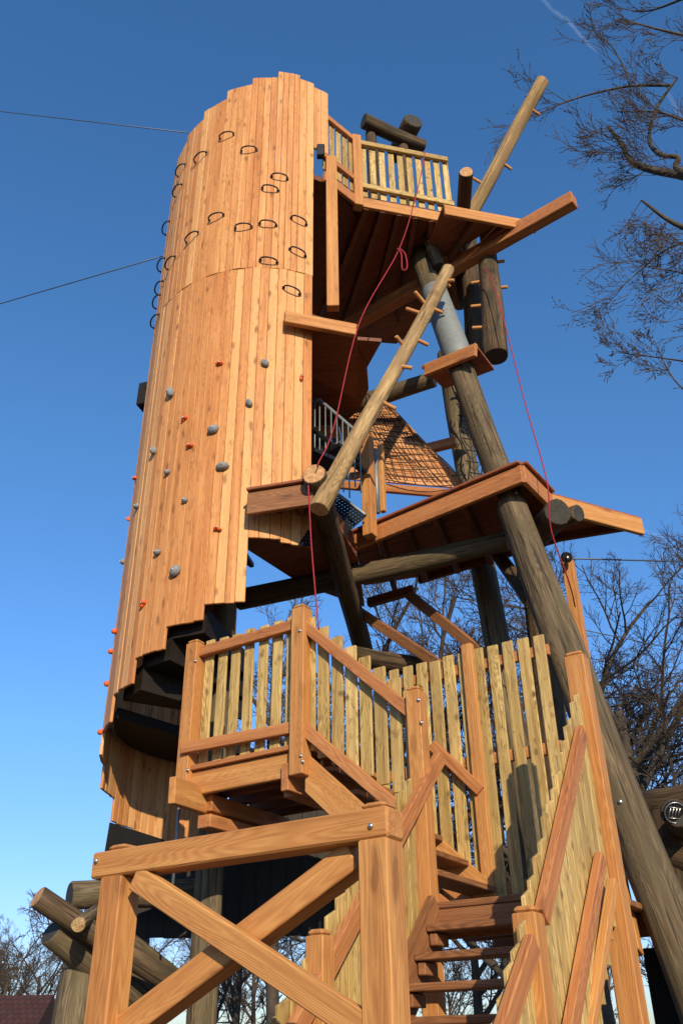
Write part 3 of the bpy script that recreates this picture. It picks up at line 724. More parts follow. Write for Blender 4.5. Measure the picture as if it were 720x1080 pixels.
beam_part('lower_rail', 'picket', fr1, H(K + kd * .05, zT + .22), H(K2 + kd * .02, zT + .20), .05, .085)
n = 10
for k in range(n):
    c = K.lerp(K2, (k + .8) / n) + Vector((-kn.x, -kn.y, 0)) * (-.045 if kn.y > 0 else .045); b = MB(); b.beam(H(c, zT + .06), H(c, ztop + .06 + rnd(-.01, .01)), .085, .022, kn, ch=.004); b.build('picket', 'picket', fr1)
fr2 = thing('deck_railing', 'short picket railing joining the curved wall to the highest deck', 'railing', KW)
wd = (K - KW).normalized(); wn = Vector((wd.y, -wd.x, 0))
beam_part('handrail', 'rail', fr2, H(KW, ztop + .02), H(K - wd * .06, ztop + .02), .05, .09)
beam_part('lower_rail', 'rail', fr2, H(KW, zT + .30), H(K - wd * .06, zT + .30), .05, .09)
for k in range(5):
    c = KW.lerp(K, (k + .5) / 5) - wn * .04 * (1 if wn.y < 0 else -1); b = MB(); b.beam(H(c, zT + .08), H(c, ztop + .10), .085, .022, wn, ch=.004); b.build('picket', 'picket', fr2)
b = MB(); q_ = cyl(24, 11.45, RW + .02); b.beam(q_ - Z * .1, q_ + Z * .12, .10, .08, ch=.01); b.build('bracket', 'black', tp)
# upright between top platform and ledge
p = A(351, 325, 7.45); b = MB(); b.beam(H(p, 8.86), H(p, A(350, 168, 7.45).z), .14, .11, Vector((0, 1, 0)), ch=.006); one('timber_post', b, 'beam', 'long square orange post standing on the small ledge by the wall', 'post', H(p, 8.8))
# triangular side deck and long beam
td = thing('side_deck', 'triangular side deck with a light plank in front, right of the top railing', 'deck', AZ(520, 235, 11))
t0, t1 = AZ(468, 222, 10.78), AZ(564, 240, 10.78)
beam_part('front_plank', 'beam', td, t0, t1, .05, .18)
B0, B1_ = A(606, 214, 8.05), A(362, 344, 9.75); B1_.z = B0.z = (B0.z + B1_.z) / 2
bn_ = (B1_ - B0).cross(Z).normalized(); bn_ = bn_ if bn_.y < 0 else -bn_
t2 = B0.lerp(B1_, .62) + bn_ * .085
k_ = min((abs((B0.lerp(B1_, i / 200) + bn_ * .085 - t1).dot((t1 - t0).normalized().cross(Z))), i) for i in range(0, 80))[1] / 200; t2b = B0.lerp(B1_, k_ + .01) + bn_ * .085
b = MB(); zk = t0.z + .122; b.prism([H(t0, zk), H(t2b, zk), H(t2, zk)], .028, axis=DV); b.build('deck_boards', 'deck', td)
for f in (.35, .7): beam_part('joist', 'pallet', td, t0.lerp(t1, f) - Z * .01, H(t2, t0.z).lerp(H(t2b, t0.z), f), .05, .14)
bdir = (B1_ - B0).normalized()
b = MB(); b.beam(B0, B1_, .15, .20, ch=.008); one('long_beam', b, 'rail', 'long squared brown beam crossing under the top deck and poking out right', 'beam', B1_)

# ------------------------------------------------------------------ logs
L1 = ('log', 'endgrain')
DK = ('darklog', 'darkend')
la, lb = A(712, 1000, 6.55), A(437, 252, 8.95)
lg = thing('tower_leg', 'thick leaning log leg with a grey sleeve, running from ground to top deck', 'log', H(la - (lb - la) * (la.z / (lb.z - la.z)), 0))
base = la - (lb - la) * ((la.z) / (lb.z - la.z))
b = MB(); b.log(base, lb, .158, .138, n=24, bend=.03, wob=.045); b.build('log_shaft', L1, lg)
ax = (lb - base)
def onleg(y):   # parameter along leg whose projection has image row y
    lo, hi = 0., 1.
    for _ in range(40):
        m_ = (lo + hi) / 2; P = base + ax * m_ - Vector((0, 0, EYE)); yy = 540 - FPX * P.dot(cU) / P.dot(cF)
        if yy > y: lo = m_
        else: hi = m_
    return base + ax * lo
b = MB(); b.log(onleg(385), onleg(308), .172, .168, n=24, wob=.0, ends=0); slv = b.build('steel_sleeve', 'sleeve', lg)
for (x, y) in ((-.05, 330), (.03, 345), (-.02, 360), (.06, 322), (.05, 362)):
    c = onleg(y) + cR * x - cF * .165; b = MB(); b.ball(c, .012, .012, .012, None, 6, 4); b.build('bolt', 'bolt', slv)
for y in (520, 838, 900):
    c = onleg(y) - cF * .165 + cR * rnd(-.05, .05); b = MB(); b.ball(c, .02, .02, .02, None, 8, 5); b.build('bolt', 'bolt', lg)
b2_, t2_ = A(545, 800, 8.9), A(470, 372, 9.5)
q = b2_ - (t2_ - b2_) * (b2_.z / (t2_.z - b2_.z))
logthing('tower_leg', 'rear log leg with bark patches passing behind the middle platform', q, t2_, .155, .13, L1)
logthing('cross_log', 'dark horizontal log under the middle platform, reaching the curved wall', A(250, 632, 9.1), A(536, 572, 8.0), .115, .105, ('log', 'endgrain'))
logthing('cross_log', 'round log bar between the wall and the leaning leg, above the boarded roof', A(345, 434, 9.3), A(458, 401, 8.75), .12, .105, L1)
logthing('strut_log', 'dark slanting log with an orange sawn top at the platform corner', A(386, 694, 9.9), A(331, 501, 6.72), .11, .115, ('darklog', 'endgrain'), .015)
logthing('peg_log', 'pale leaning log with pegs, in front of everything between platform and leg', A(337, 538, 6.72), A(470, 284, 7.9), .090, .074, ('palelog', 'endgrain'), .03,
         pegs=[(.38, 185, .16), (.52, 200, .12), (.65, 180, .17), (.76, 10, .15), (.80, 190, .15), (.93, 215, .12), (.95, 160, .08), (.70, 100, .1), (.80, -25, .17), (.60, -30, .1)])
logthing('peg_log', 'long pale pole with pegs reaching into the sky above the side deck', A(468, 272, 8.95), A(573, 84, 8.35), .104, .092, ('palelog', 'endgrain'), .03,
         pegs=[(.40, -5, .14), (.54, 180, .16), (.84, 180, .12), (.25, 0, .12)])
p = A(492, 181, 7.62); logthing('overhanging_log', 'log lying on the side deck, its bright sawn end overhanging towards the viewer', p, H(p + Vector((.06, 1, 0)) * 2.4, p.z + .02), .095, .098, ('darklog', 'endgrain'), .01)
logthing('upright_log', 'dark upright log standing on the short red step plank under the side deck', A(501, 373, 9.2), A(493, 236, 9.3), .125, .125, ('darklog', 'darkend'), .01)
logthing('peg_log', 'thick hanging brown log with short pegs and a blunt lower end', A(523, 376, 8.35), A(513, 262, 8.7), .145, .13, ('darklog', 'darkend'), .0,
         pegs=[(.25, 0, .16), (.45, 0, .16), (.68, 0, .13), (.88, 0, .12), (.60, 180, .10), (.85, 180, .1)])
logthing('log_stub', 'short slim log with a grey cut top leaning on the big leg', A(463, 282, 8.5), A(447, 238, 8.55), .085, .085, ('log', 'darkend'), 0)
zz = 13.75
logthing('top_log', 'horizontal weathered log crossing above the highest railing', AZ(383, 128, zz), AZ(446, 155, zz), .12, .11, ('darklog', 'darkend'), .01)
a_ = AZ(436, 127, zz + .25)
logthing('top_log', 'stout dark log on top of the tower whose round end points at the viewer', a_, a_ + (AZ(424, 152, zz + .25) - a_) * 1.6, .15, .15, ('darklog', 'darkend'), 0)
for (x, lab) in ((391, 'left of two dark upright logs behind the highest railing'), (424, 'right of two dark upright logs behind the highest railing')):
    p = AZ(x, 138 if x < 400 else 150, zz); logthing('upright_log', lab, H(p, zT), H(p, zz - .05), .09, .085, DK, 0, 'upright logs behind the highest railing')
# logs at the right under the middle platform
logthing('cross_log', 'dark log end poking out under the right corner of the middle platform', A(587, 540, 7.35), A(560, 575, 8.8), .125, .125, ('darklog', 'darkend'), 0)
logthing('log_stub', 'short stub of log with a metal cap beside the dark log end', A(610, 541, 7.75), A(592, 548, 7.9), .085, .085, ('log', 'darkend'), 0)
logthing('cross_log', 'small log with a pale round end left of the leaning leg', A(561, 636, 7.7), A(528, 590, 8.6), .075, .075, ('darklog', 'palelog'), 0)
p = A(608, 652, 8.2); q = A(595, 592, 8.2)
b = MB(); b.beam(H(p, 2.5), H(p, q.z), .11, .09, DU); one('timber_post', b, 'beam', 'orange post behind the leaning leg with a pulley on top', 'post', H(p, 2.5))
logthing('upright_log', 'dark log seen between the leaning leg and the rear leg', H(A(560, 690, 8.9), 2), A(565, 600, 8.8), .16, .15, DK, .01)
pu = thing('pulley', 'small dark pulley wheel on the orange post behind the leg', 'pulley', A(597, 588, 8.1))
c = A(597, 588, 8.05); b = MB(); b.log(c - cF * .03, c + cF * .03, .055, .055, n=16, wob=0, ends=0); b.build('wheel', 'black', pu); b = MB(); b.ball(c - cF * .035, .02, .02, .02, None, 8, 5); b.build('axle', 'bolt', pu)
# squared joists between legs
for i, (x0, y0, D0, x1, y1, D1, lab) in enumerate([(432, 628, 9.0, 528, 705, 8.2, 'right of two slanting squared beams below the middle platform'), (372, 641, 9.2, 470, 706, 8.2, 'left of two slanting squared beams below the middle platform')]):
    b = MB(); b.beam(A(x0, y0, D0), A(x1, y1, D1), .08, .10); one('slanting_beam', b, 'tread', lab, 'beam', A(x1, y1, D1), 'slanting beams under the middle platform')  # darker tread wood carries the shade under the platform
logthing('cross_log', 'dark low log behind the railing, above the stair pickets', A(372, 690, 8.9), A(470, 712, 8.6), .10, .10, DK, .02)
b = MB(); b.beam(A(388, 636, 9.3), A(436, 622, 9.1), .08, .10); one('slanting_beam', b, 'pallet', 'short red squared beam linking two dark logs under the platform', 'beam', A(388, 642, 8.8))  # darker wood paints in shade below the platform
b = MB(); b.beam(A(448, 474, 8.9), A(480, 466, 8.9), .08, .12); one('short_beam', b, 'rail', 'short red beam between the boarded roof and the rear leg', 'beam', A(448, 474, 8.9))
# projecting dark corner behind the wall on the left
b = MB(); b.beam(A(149, 420, 9.5), A(175, 414, 9.3), .2, .36, ch=.01); one('rear_box', b, 'rubber', 'dark timber corner jutting out behind the left side of the wall', 'box', A(148, 440, 9.6))

# foot logs, lower left
logthing('foot_log', 'longest slanting log of the pile in the lower left corner', A(40, 946, 7.4), A(186, 1040, 7.9), .085, .085, ('darklog', 'endgrain'), .01)
logthing('foot_log', 'upper horizontal grey log in the pile behind the frame', A(73, 945, 8.4), A(215, 940, 8.8), .115, .115, ('log', 'darkend'), .01)
logthing('foot_log', 'lower slanting log beneath the longest one in the pile', A(55, 982, 7.6), A(150, 1062, 8.1), .105, .10, ('log', 'darkend'), .01)
logthing('foot_log', 'thick upright log stump at the left foot of the pile', H(A(76, 1085, 7.6), 0), A(88, 1024, 7.9), .19, .16, ('log', 'darkend'), .01)
logthing('log_stub', 'short stub with a small pale round end on the pile', A(83, 975, 7.25), A(102, 962, 7.9), .055, .06, ('log', 'palelog'), 0)
logthing('foot_log', 'dark crossing log behind the left post of the frame', A(128, 1020, 8.2), A(165, 1062, 8.2), .09, .09, DK, 0)
logthing('foot_log', 'rounded grey log seen between the pile and the left post', A(97, 970, 8.3), A(190, 1040, 8.9), .10, .10, L1, 0)

# right-hand dark structure with round metal plate
zR2 = A(700, 838, 7.4).z
logthing('upright_log', 'broad dark log post at the right picture edge behind the leg', H(A(730, 960, 7.5), 0), H(A(730, 960, 7.5), zR2 - .1), .20, .19, DK, .02)
logthing('cross_log', 'dark horizontal log just above and left of the round metal plate', A(679, 850, 7.75), A(775, 838, 7.35), .13, .14, ('darklog', 'darkend'), .02)
p = A(711, 857, 6.88); logthing('cross_log', 'dark log pointing at the viewer that carries the round metal plate', p, p + Vector((.45, 1, 0)) * 1.5, .098, .11, DK, 0)
logthing('cross_log', 'dark log low behind the leaning leg at the right edge', A(690, 905, 7.6), A(790, 925, 7.2), .15, .15, DK, .02)
b = MB(); p = H(A(700, 1040, 6.9), 0); b.beam(p, H(p, A(700, 1000, 6.9).z), .16, .16, DU); one('timber_post', b, 'rubber', 'low black post at the lower right picture edge', 'post', p)
pl = thing('round_plate', 'round metal plate with engraved white lines on the dark log at right', 'plate', A(711, 857, 6.85))
c = A(711, 857, 6.85); b = MB(); b.log(c, c + cF * .02, .078, .078, n=28, wob=0, ends=0); b.build('disc', 'black', pl)
b = MB(); b.tube([c - cF * .004 + (cR * math.cos(a * .2244) + cU * math.sin(a * .2244)) * .072 for a in range(29)], .004, 5); b.build('rim', 'bolt', pl)
b = MB()
for k in range(4):
    o_ = cR * (-.038 + k * .022) - cF * .004; b.tube([o_ + c - cU * .028 - cR * .008, o_ + c + cU * .030 + cR * .008], .0045, 5)
b.tube([c - cF * .004 - cR * .045 + cU * .04, c - cF * .004 + cR * .05 + cU * .028], .004, 5); b.tube([c - cF * .004 - cR * .045 - cU * .035, c - cF * .004 + cR * .045 - cU * .045], .004, 5)
b.build('engraving', 'bolt', pl)

# ------------------------------------------------------------------ ropes, chains and cables
def catm(pts, n=6):
    P = [Vector(p) for p in pts]; P = [P[0] * 2 - P[1]] + P + [P[-1] * 2 - P[-2]]; out = []
    for i in range(1, len(P) - 2):
        for k in range(n):
            t = k / n; out.append(.5 * ((2 * P[i]) + (P[i + 1] - P[i - 1]) * t + (2 * P[i - 1] - 5 * P[i] + 4 * P[i + 1] - P[i + 2]) * t * t + (3 * P[i] - P[i - 1] - 3 * P[i + 1] + P[i + 2]) * t ** 3))
    return out + [P[-2]]
def rope(label, pts, r=.0065, mat='rope', name='rope', cat='rope', base=None):
    b = MB(); b.tube(catm(pts), r, 6); return one(name, b, mat, label, cat, base or min((Vector(p) for p in pts), key=lambda q: q.z))
rope('thin red rope hanging from the top railing down to the orange-topped strut', [A(448, 160, 7.7), A(440, 200, 7.5), A(421, 262, 7.3), A(379, 340, 7.1), A(352, 450, 6.9), A(334, 492, 6.65)])
rope('red rope hanging free from the strut log towards the balcony post', [A(325, 512, 6.6), A(328, 570, 6.62), A(332, 620, 6.62), A(336, 664, 6.62)])
rope('red rope running down beside the hanging peg log to the platform corner', [A(510, 283, 8.3), A(519, 297, 8.2), A(533, 345, 8.0), A(552, 420, 7.7), A(572, 490, 7.35), A(578, 520, 7.2), A(581, 560, 7.3), A(600, 615, 7.6), A(606, 640, 7.9)])
rope('small red rope loop dangling below the top deck', [A(421, 262, 7.28), A(427, 268, 7.28), A(429, 282, 7.28), A(424, 284, 7.28), A(423, 268, 7.28), A(419, 262, 7.28)], .008)
rope('upper steel cable running left from the top of the wall', [A(198, 140, 8.4), A(-400, 72, 26)], .008, 'cable', 'cable', 'cable')
rope('lower steel cable running left from the side of the wall', [A(172, 270, 8.6), A(-400, 438, 26)], .008, 'cable', 'cable', 'cable')
rope('dark straight cable leaving the pulley to the right', [A(598, 589, 8.1), A(1000, 600, 26)], .009, 'cable', 'cable', 'cable')
rope('thin sagging cable below the pulley on the right', [A(604, 662, 8.2), A(1000, 745, 26)], .006, 'cable', 'cable', 'cable')
# chain net ladder on the rear leg
b = MB()
for s_ in (478, 491):
    b.tube([A(s_ + (y - 400) * .17 + 3 * math.sin(y * .12), y, 8.75) for y in range(398, 512, 6)], .010, 5)
for y in range(404, 508, 12):
    b.tube([A(478 + (y - 400) * .17, y, 8.75), A(485 + (y - 400) * .17, y + 9, 8.68), A(492 + (y - 400) * .17, y, 8.75)], .008, 4); b.tube([A(478 + (y - 400) * .17, y + 10, 8.75), A(492 + (y - 400) * .17, y + 12, 8.75)], .008, 4)
one('chain_ladder', b, 'netrope', 'dark twisted chain net hanging in front of the rear leg', 'chain net', A(495, 508, 8.75))

# ------------------------------------------------------------------ house at the left
hs = thing('brick_house', 'low house with a dark red tiled roof at the lower left', 'house', (-19, 44, 0))
pR = A(57, 1049, 46); pz = pR.z
x1 = pR.x; x0 = x1 - 16; y0 = pR.y
b = MB(); th = 5
V = [(x0, y0 - 4.5, pz - 3.2), (x1, y0 - 4.5, pz - 3.2), (x1, y0, pz), (x0, y0, pz), (x0, y0 + 4.5, pz - 3.2), (x1, y0 + 4.5, pz - 3.2), (x0, y0, pz - 3.2), (x1, y0, pz - 3.2)]
b.add(V, [[0, 1, 2, 3], [3, 2, 5, 4], [1, 5, 2], [0, 3, 4], [0, 4, 5, 1]], V); ro = b.build('roof', 'tiles', hs)
uv = ro.data.uv_layers.new(name='UVMap')
for lp_ in ro.data.loops:
    v = ro.data.vertices[lp_.vertex_index].co; uv.data[lp_.index].uv = (v.x, v.z * 1.7)
b = MB(); b.beam(((x0 + x1) / 2, y0 - 4.2, (pz - 3.2) / 2), ((x0 + x1) / 2, y0 + 4.2, (pz - 3.2) / 2), 15.4, pz - 3.25, ch=.01); b.build('wall', 'plaster', hs)
b = MB(); b.beam((x0 + 5, y0 - .5, pz - .6), (x0 + 5, y0 - .5, pz + .9), .7, .7, Vector((0, 1, 0))); b.build('chimney', 'plaster', ro)

# ------------------------------------------------------------------ bare trees
class TB:
    def __init__(s, seed): s.R = random.Random(seed); s.mb = MB(); s.tw = MB(); s.n = 0
    def br(s, p, d, L, r, lev, maxlev, spread=.9, up=.12, kids=(5, 8), minr=.01):
        R = s.R; seg = 5 if lev < 3 else 3; pts = [Vector(p)]; d = d.normalized(); dirs = [d]
        for k in range(seg):
            d = (d + Vector((R.uniform(-1, 1), R.uniform(-1, 1), R.uniform(-.7, 1))) * (.20 if lev else .05) + Z * up * (.5 if lev < 2 else .25)).normalized()
            pts.append(pts[-1] + d * (L / seg)); dirs.append(d)
        e = max(minr * .6, r * .45)
        (s.mb if lev < 2 else s.tw).tube(pts, max(r, minr), 8 if lev == 0 else (6 if lev < 2 else 3), r1=e, cap=False); s.n += 1
        if lev >= maxlev: return
        nk = R.randint(*kids) + (2 if lev == 0 else 0)
        for k in range(nk):
            f = (.35 if lev == 0 else .18) + (.82 if lev else .65) * (k + R.random() * .8) / nk; f = min(f, .99); i = min(int(f * seg), seg - 1); q = pts[i].lerp(pts[i + 1], f * seg - i)
            dd = dirs[i]; side = dd.cross(Vector((R.uniform(-1, 1), R.uniform(-1, 1), R.uniform(-1, 1)))).normalized()
            nd = (dd * (1 - .25 * spread) + side * spread * R.uniform(.7, 1.15)).normalized()
            s.br(q, nd, L * R.uniform(.42, .66) * (1.05 - .35 * f if lev else 1.0), max(r * .5 * (1.1 - .4 * f), minr), lev + 1, maxlev, spread, up, kids, minr)
def tree_mesh(seed, h, r, lev, spread, kids, minr):
    t = TB(seed); t.br(Vector((0, 0, 0)), Z, h * .55, r, 0, lev, spread, .12, kids, minr); return t
TM = []
for sd, h, r, spread in ((11, 15, .24, .85), (23, 15, .27, .95), (5, 14, .20, .8)):
    t = tree_mesh(sd, h, r, 5, spread, (5, 6), .0075)
    a_ = t.mb.build('trunk', 'bark'); c_ = t.tw.build('crown', 'twig'); TM.append((a_.data, c_.data))
    for o in (a_, c_): bpy.data.objects.remove(o)
    print('tree', t.n)
def plant(k, x, y, s, rot, label, group='bare trees behind the tower'):
    t = thing('bare_tree', label, 'tree', (x, y, 0), group); t.rotation_euler.z = rot; t.scale = (s, s, s)
    for nm, me in zip(('trunk', 'crown'), TM[k]):
        o = bpy.data.objects.new(nm, me); COL.objects.link(o); o.parent = t
    return t
def az(px, D):   # ground point under image column px near the horizon
    p = A(px, 1060, D); return p.x, p.y
trees = [(715, 24, 1.12, 0, 'big bare tree right of the leaning leg with thick forking limbs'), (640, 27, 1.12, 1, 'bare tree filling the gap between the leaning leg and the right edge'),
         (540, 28, 1.22, 2, 'bare tree behind the rear leg under the middle platform'), (455, 30, 1.28, 0, 'bare tree seen through the beams below the middle platform'),
         (370, 30, 1.25, 1, 'bare tree behind the balcony corner post'), (290, 33, 1.3, 2, 'bare tree behind the balcony pickets'),
         (800, 30, 1.1, 2, 'bare tree at the right picture edge behind the round plate'), (225, 42, .62, 1, 'small distant bare tree seen through the crossed frame'),
         (140, 50, .66, 0, 'distant bare tree just left of the frame post'), (75, 54, .72, 2, 'tallest bare tree of the row above the red roof'),
         (40, 58, .68, 0, 'second bare tree from the left above the red roof'), (5, 52, .60, 1, 'bare tree at the left picture edge behind the roof'), (105, 62, .72, 1, 'bare tree between the log pile and the roof, farther back'),
         (-30, 60, .7, 2, 'outermost bare tree on the left, its twigs just entering the picture'), (330, 48, .8, 0, 'far bare tree seen low between the frame braces'), (590, 45, .95, 0, 'far bare tree seen between the stair pickets and the leg'),
         (500, 40, .9, 1, 'far bare tree seen through the open stair treads'), (430, 44, .8, 2, 'far bare tree seen left of the open stair treads'), (250, 40, .7, 0, 'far bare tree seen in the lower triangle of the frame'),
         ]
for (px_, D_, s_, k_) in ():
    pass
for i, (px, D, s, k, lab) in enumerate(trees):
    x, y = az(px, D); plant(k, x, y, s, i * 1.9, lab)

# far wood beyond the clearing: one mass
R2 = random.Random(77); fw = MB()
for q in range(3):
    t = tree_mesh(200 + q, 11, .16, 4, .8, (5, 6), .02)
    for k in range(9):
        a_ = math.radians(-34 + (q + 3 * k) * 2.7 + R2.uniform(-1, 1)); D = R2.uniform(55, 80); s_ = R2.uniform(.8, 1.15); ro = R2.uniform(0, 6); c_, n_ = math.cos(ro) * s_, math.sin(ro) * s_
        for m_ in (t.mb, t.tw):
            o_ = len(fw.v); fw.v += [(x * c_ - y * n_ + math.sin(a_) * D, x * n_ + y * c_ + math.cos(a_) * D, z * s_) for x, y, z in m_.v]
            fw.g += m_.g; fw.t += m_.t; fw.f += [[i + o_ for i in f] for f in m_.f]; fw.m += m_.m; fw.s += m_.s
print('far wood faces', len(fw.f))
o = fw.build('distant_wood', 'twig'); o['kind'] = 'stuff'; o['label'] = 'far leafless wood along the horizon'; o['category'] = 'wood'
# near tree, right: limbs reach in from outside the frame
nt_ = thing('beech_tree', 'near leafless tree with budding twigs reaching in from the upper right', 'tree', (9.2, 10.4, 0))
T = TB(99); T.mb = MB(); T.tw = MB()
b = T.mb
b.tube([(9.2, 10.4, 0), (9.1, 10.5, 4), (9.3, 10.4, 9), (9.0, 10.3, 13), (9.1, 10.6, 18)], .32, 12, r1=.12)
DN = 12.0
def limb(pix, r0, r1, D0=DN, D1=None, start=None):
    n_ = len(pix); D1 = D1 or D0; pts = [A(x, y, D0 + (D1 - D0) * k / (n_ - 1)) for k, (x, y) in enumerate(pix)]
    if start: pts = [Vector(start)] + pts
    pts = catm(pts, 4); T.mb.tube(pts, r0, 8, r1=r1); return pts
limbs = [limb([(770, 200), (722, 186), (690, 180), (666, 171), (655, 152), (641, 134)], .10, .032, 12.2, 11.6, (9.15, 10.4, 11.5)),
         limb([(724, 184), (712, 176), (714, 166), (696, 163), (684, 148), (690, 118), (702, 98), (714, 82)], .06, .02, 12, 11.8),
         limb([(775, 262), (735, 246), (704, 232), (676, 211)], .09, .02, 12.2, 11.6, (9.15, 10.4, 11)),
         limb([(708, 90), (663, 91), (620, 100), (590, 110), (566, 121)], .030, .008, 11.9, 11.4),
         limb([(664, 91), (655, 66), (640, 44), (626, 38)], .020, .008, 11.7, 11.5),
         limb([(790, 60), (730, 40), (690, 30), (655, 20)], .05, .012, 12, 11.6, (9.1, 10.5, 15)),
         limb([(790, 395), (745, 385), (700, 378), (652, 372)], .03, .006, 12.4, 12.0, (9.2, 10.4, 8.3)),
         limb([(790, 460), (745, 430), (710, 400), (690, 360)], .03, .006, 12.4, 12.0, (9.2, 10.4, 8.0)),
         limb([(790, 330), (750, 320), (722, 290), (700, 285)], .035, .008, 12.3, 12.0, (9.2, 10.4, 9.5)),
         limb([(745, 250), (704, 262), (674, 286), (642, 314)], .022, .006, 12, 11.7),
         limb([(780, -20), (730, -5), (690, 10), (668, 12)], .05, .01, 12, 11.7, (9.1, 10.5, 16)),
         limb([(775, 150), (740, 135), (715, 125), (690, 118), (650, 118)], .05, .010, 12.1, 11.6, (9.1, 10.5, 13))]
R = random.Random(4)
def twig(p, d, L, r, lev):
    pts = [Vector(p)]; d = d.normalized(); m = 6
    for k in range(m):
        d = (d + (cR * R.uniform(-1, 1) + cU * R.uniform(-1, 1) + cF * R.uniform(-.8, .8)) * .07 + cU * .02).normalized(); pts.append(pts[-1] + d * (L / m))
    T.tw.tube(pts, r * .85, 4, r1=r * .4, cap=False)
    if lev < 2:
        for k in range(R.randint(3, 5)):
            f = R.uniform(.2, .98); i = min(int(f * m), m - 1); q = pts[i].lerp(pts[i + 1], f * m - i); dd = (pts[i + 1] - pts[i]).normalized()
            sgn = R.choice((-1, 1)); sd_ = (cR * -dd.dot(cU) + cU * dd.dot(cR)) * sgn + cF * R.uniform(-.5, .5)
            twig(q, dd * .9 + sd_ * .52, L * R.uniform(.34, .62), r * .72, lev + 1)
    if lev >= 1:
        for k in range(R.randint(2, 5)):
            f = R.uniform(.25, 1); i = min(int(f * m), m - 1); q = pts[i].lerp(pts[i + 1], f * m - i); dd = (pts[i + 1] - pts[i]).normalized()
            w_ = (dd + (cR * R.uniform(-1, 1) + cU * R.uniform(-1, 1)) * .6).normalized(); a1 = w_.orthogonal().normalized()
            T.tw.ball(q + w_ * .014, .007, .007, .017, (a1, w_.cross(a1), w_), 4, 3)
seeds_ = [(0, 19, (.95, .15)), (1, 12, (.9, .3)), (2, 26, (.8, -.6)), (3, 5, (.9, .1)), (4, 3, (.8, .3)), (5, 12, (.95, .1)), (6, 8, (.95, .15)), (7, 7, (.8, .5)), (8, 12, (.8, -.4)), (9, 7, (.8, -.6)), (10, 7, (.95, .0)), (11, 15, (.95, .0))]
for li, cnt, (lx, ly) in seeds_:
    P_ = limbs[li]
    for k in range(cnt):
        i = R.randint(max(1, len(P_) // 4), len(P_) - 1); q = P_[i]
        d = cR * -lx * R.uniform(.7, 1.1) + cU * (ly + R.uniform(-.75, .55)) + cF * R.uniform(-.35, .35)
        twig(q, d, R.uniform(.45, 1.05) * (.7 if li in (6, 7) else 1), .0085 if li not in (6, 7) else .006, 0)
T.mb.build('trunk', 'nearbark', nt_); T.tw.build('crown', 'twig', nt_)

# ------------------------------------------------------------------ sky and sun
SAZ, SEL = math.radians(167), math.radians(23)
w = bpy.data.worlds.new('World'); sc.world = w; w.use_nodes = True; nt = w.node_tree; nt.nodes.clear()
out = nt.nodes.new('ShaderNodeOutputWorld'); bg = nt.nodes.new('ShaderNodeBackground'); sky = nt.nodes.new('ShaderNodeTexSky')
sky.sky_type = 'NISHITA'; sky.sun_disc = False; sky.sun_elevation = SEL; sky.sun_rotation = SAZ; sky.air_density = 1.0; sky.dust_density = .1; sky.ozone_density = 2.0; sky.altitude = 0
bg.inputs[1].default_value = .15
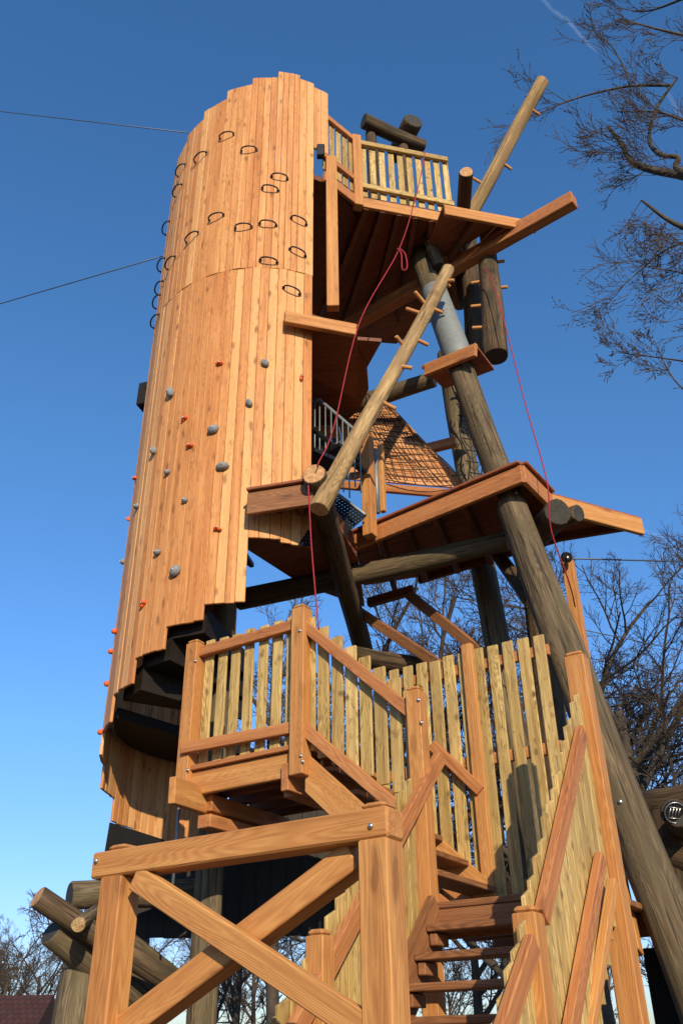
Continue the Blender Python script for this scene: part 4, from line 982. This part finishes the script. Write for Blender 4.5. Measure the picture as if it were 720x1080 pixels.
# faint contrails: thin noisy bands along great circles of the sky
geo = nt.nodes.new('ShaderNodeTexCoord')
def vdot(v, u=None):
    n_ = nt.nodes.new('ShaderNodeVectorMath'); n_.operation = 'DOT_PRODUCT'; nt.links.new(geo.outputs['Generated'], n_.inputs[0]); n_.inputs[1].default_value = v; return n_.outputs['Value']
nz = N(nt, 'ShaderNodeTexNoise'); nz.inputs['Scale'].default_value = 38; nz.inputs['Detail'].default_value = 5; nt.links.new(geo.outputs['Generated'], nz.inputs['Vector'])
tot = None
for (x0, y0, x1, y1, wd_, st_) in ((560, -14, 632, 56, .0022, .09), (655, 545, 760, 605, .0018, .06), (700, 95, 735, 150, .003, .05)):
    r0_, r1_ = ray(x0, y0).normalized(), ray(x1, y1).normalized(); nn = r0_.cross(r1_).normalized(); mid = (r0_ + r1_).normalized(); lim = mid.dot(r0_)
    band = mmath(nt, 'SUBTRACT', 1.0, mmath(nt, 'DIVIDE', mmath(nt, 'ABSOLUTE', mmath(nt, 'ADD', vdot(nn), mmath(nt, 'MULTIPLY', mmath(nt, 'SUBTRACT', nz.outputs['Fac'], .5), .012))), wd_)); band = mmath(nt, 'MAXIMUM', band, 0.0)
    al = mmath(nt, 'MULTIPLY', mmath(nt, 'SUBTRACT', vdot(mid), lim), 1.0 / (1 - lim) * 2.5); al = mmath(nt, 'MINIMUM', mmath(nt, 'MAXIMUM', al, 0.0), 1.0)
    v_ = mmath(nt, 'MULTIPLY', mmath(nt, 'MULTIPLY', band, al), mmath(nt, 'MULTIPLY', nz.outputs['Fac'], st_ * 2)); tot = v_ if tot is None else mmath(nt, 'ADD', tot, v_)
hsv = nt.nodes.new('ShaderNodeHueSaturation'); hsv.inputs['Saturation'].default_value = 1.26; hsv.inputs['Value'].default_value = 1.12; hsv.inputs['Hue'].default_value = .504; nt.links.new(sky.outputs[0], hsv.inputs['Color'])
elv = ramp(nt, vdot((0, 0, 1)), [(0.0, (.30, .335, .46)), (0.05, (.44, .48, .66)), (0.14, (.60, .64, .86)), (0.30, (.80, .86, .98)), (0.6, (.98, 1, 1))]).outputs[0]
cc = mixc(nt, tot, mixc(nt, 1.0, hsv.outputs[0], elv, 'MULTIPLY'), (6, 6.6, 7.5))
nt.links.new(cc, bg.inputs[0]); nt.links.new(bg.outputs[0], out.inputs[0])
sl = bpy.data.lights.new('sun', 'SUN'); sl.energy = 4.4; sl.angle = math.radians(.5); sl.color = (1, .86, .62)
so = bpy.data.objects.new('sun', sl); COL.objects.link(so)
sd = Vector((math.sin(SAZ) * math.cos(SEL), math.cos(SAZ) * math.cos(SEL), math.sin(SEL)))
so.rotation_euler = sd.to_track_quat('Z', 'Y').to_euler()
vs = sc.view_settings; vs.view_transform = 'Standard'; vs.look = 'None'; vs.exposure = .3; vs.gamma = 1; vs.use_curve_mapping = False
for o in list(sc.objects):
    if '_loc' in o.keys(): del o['_loc']
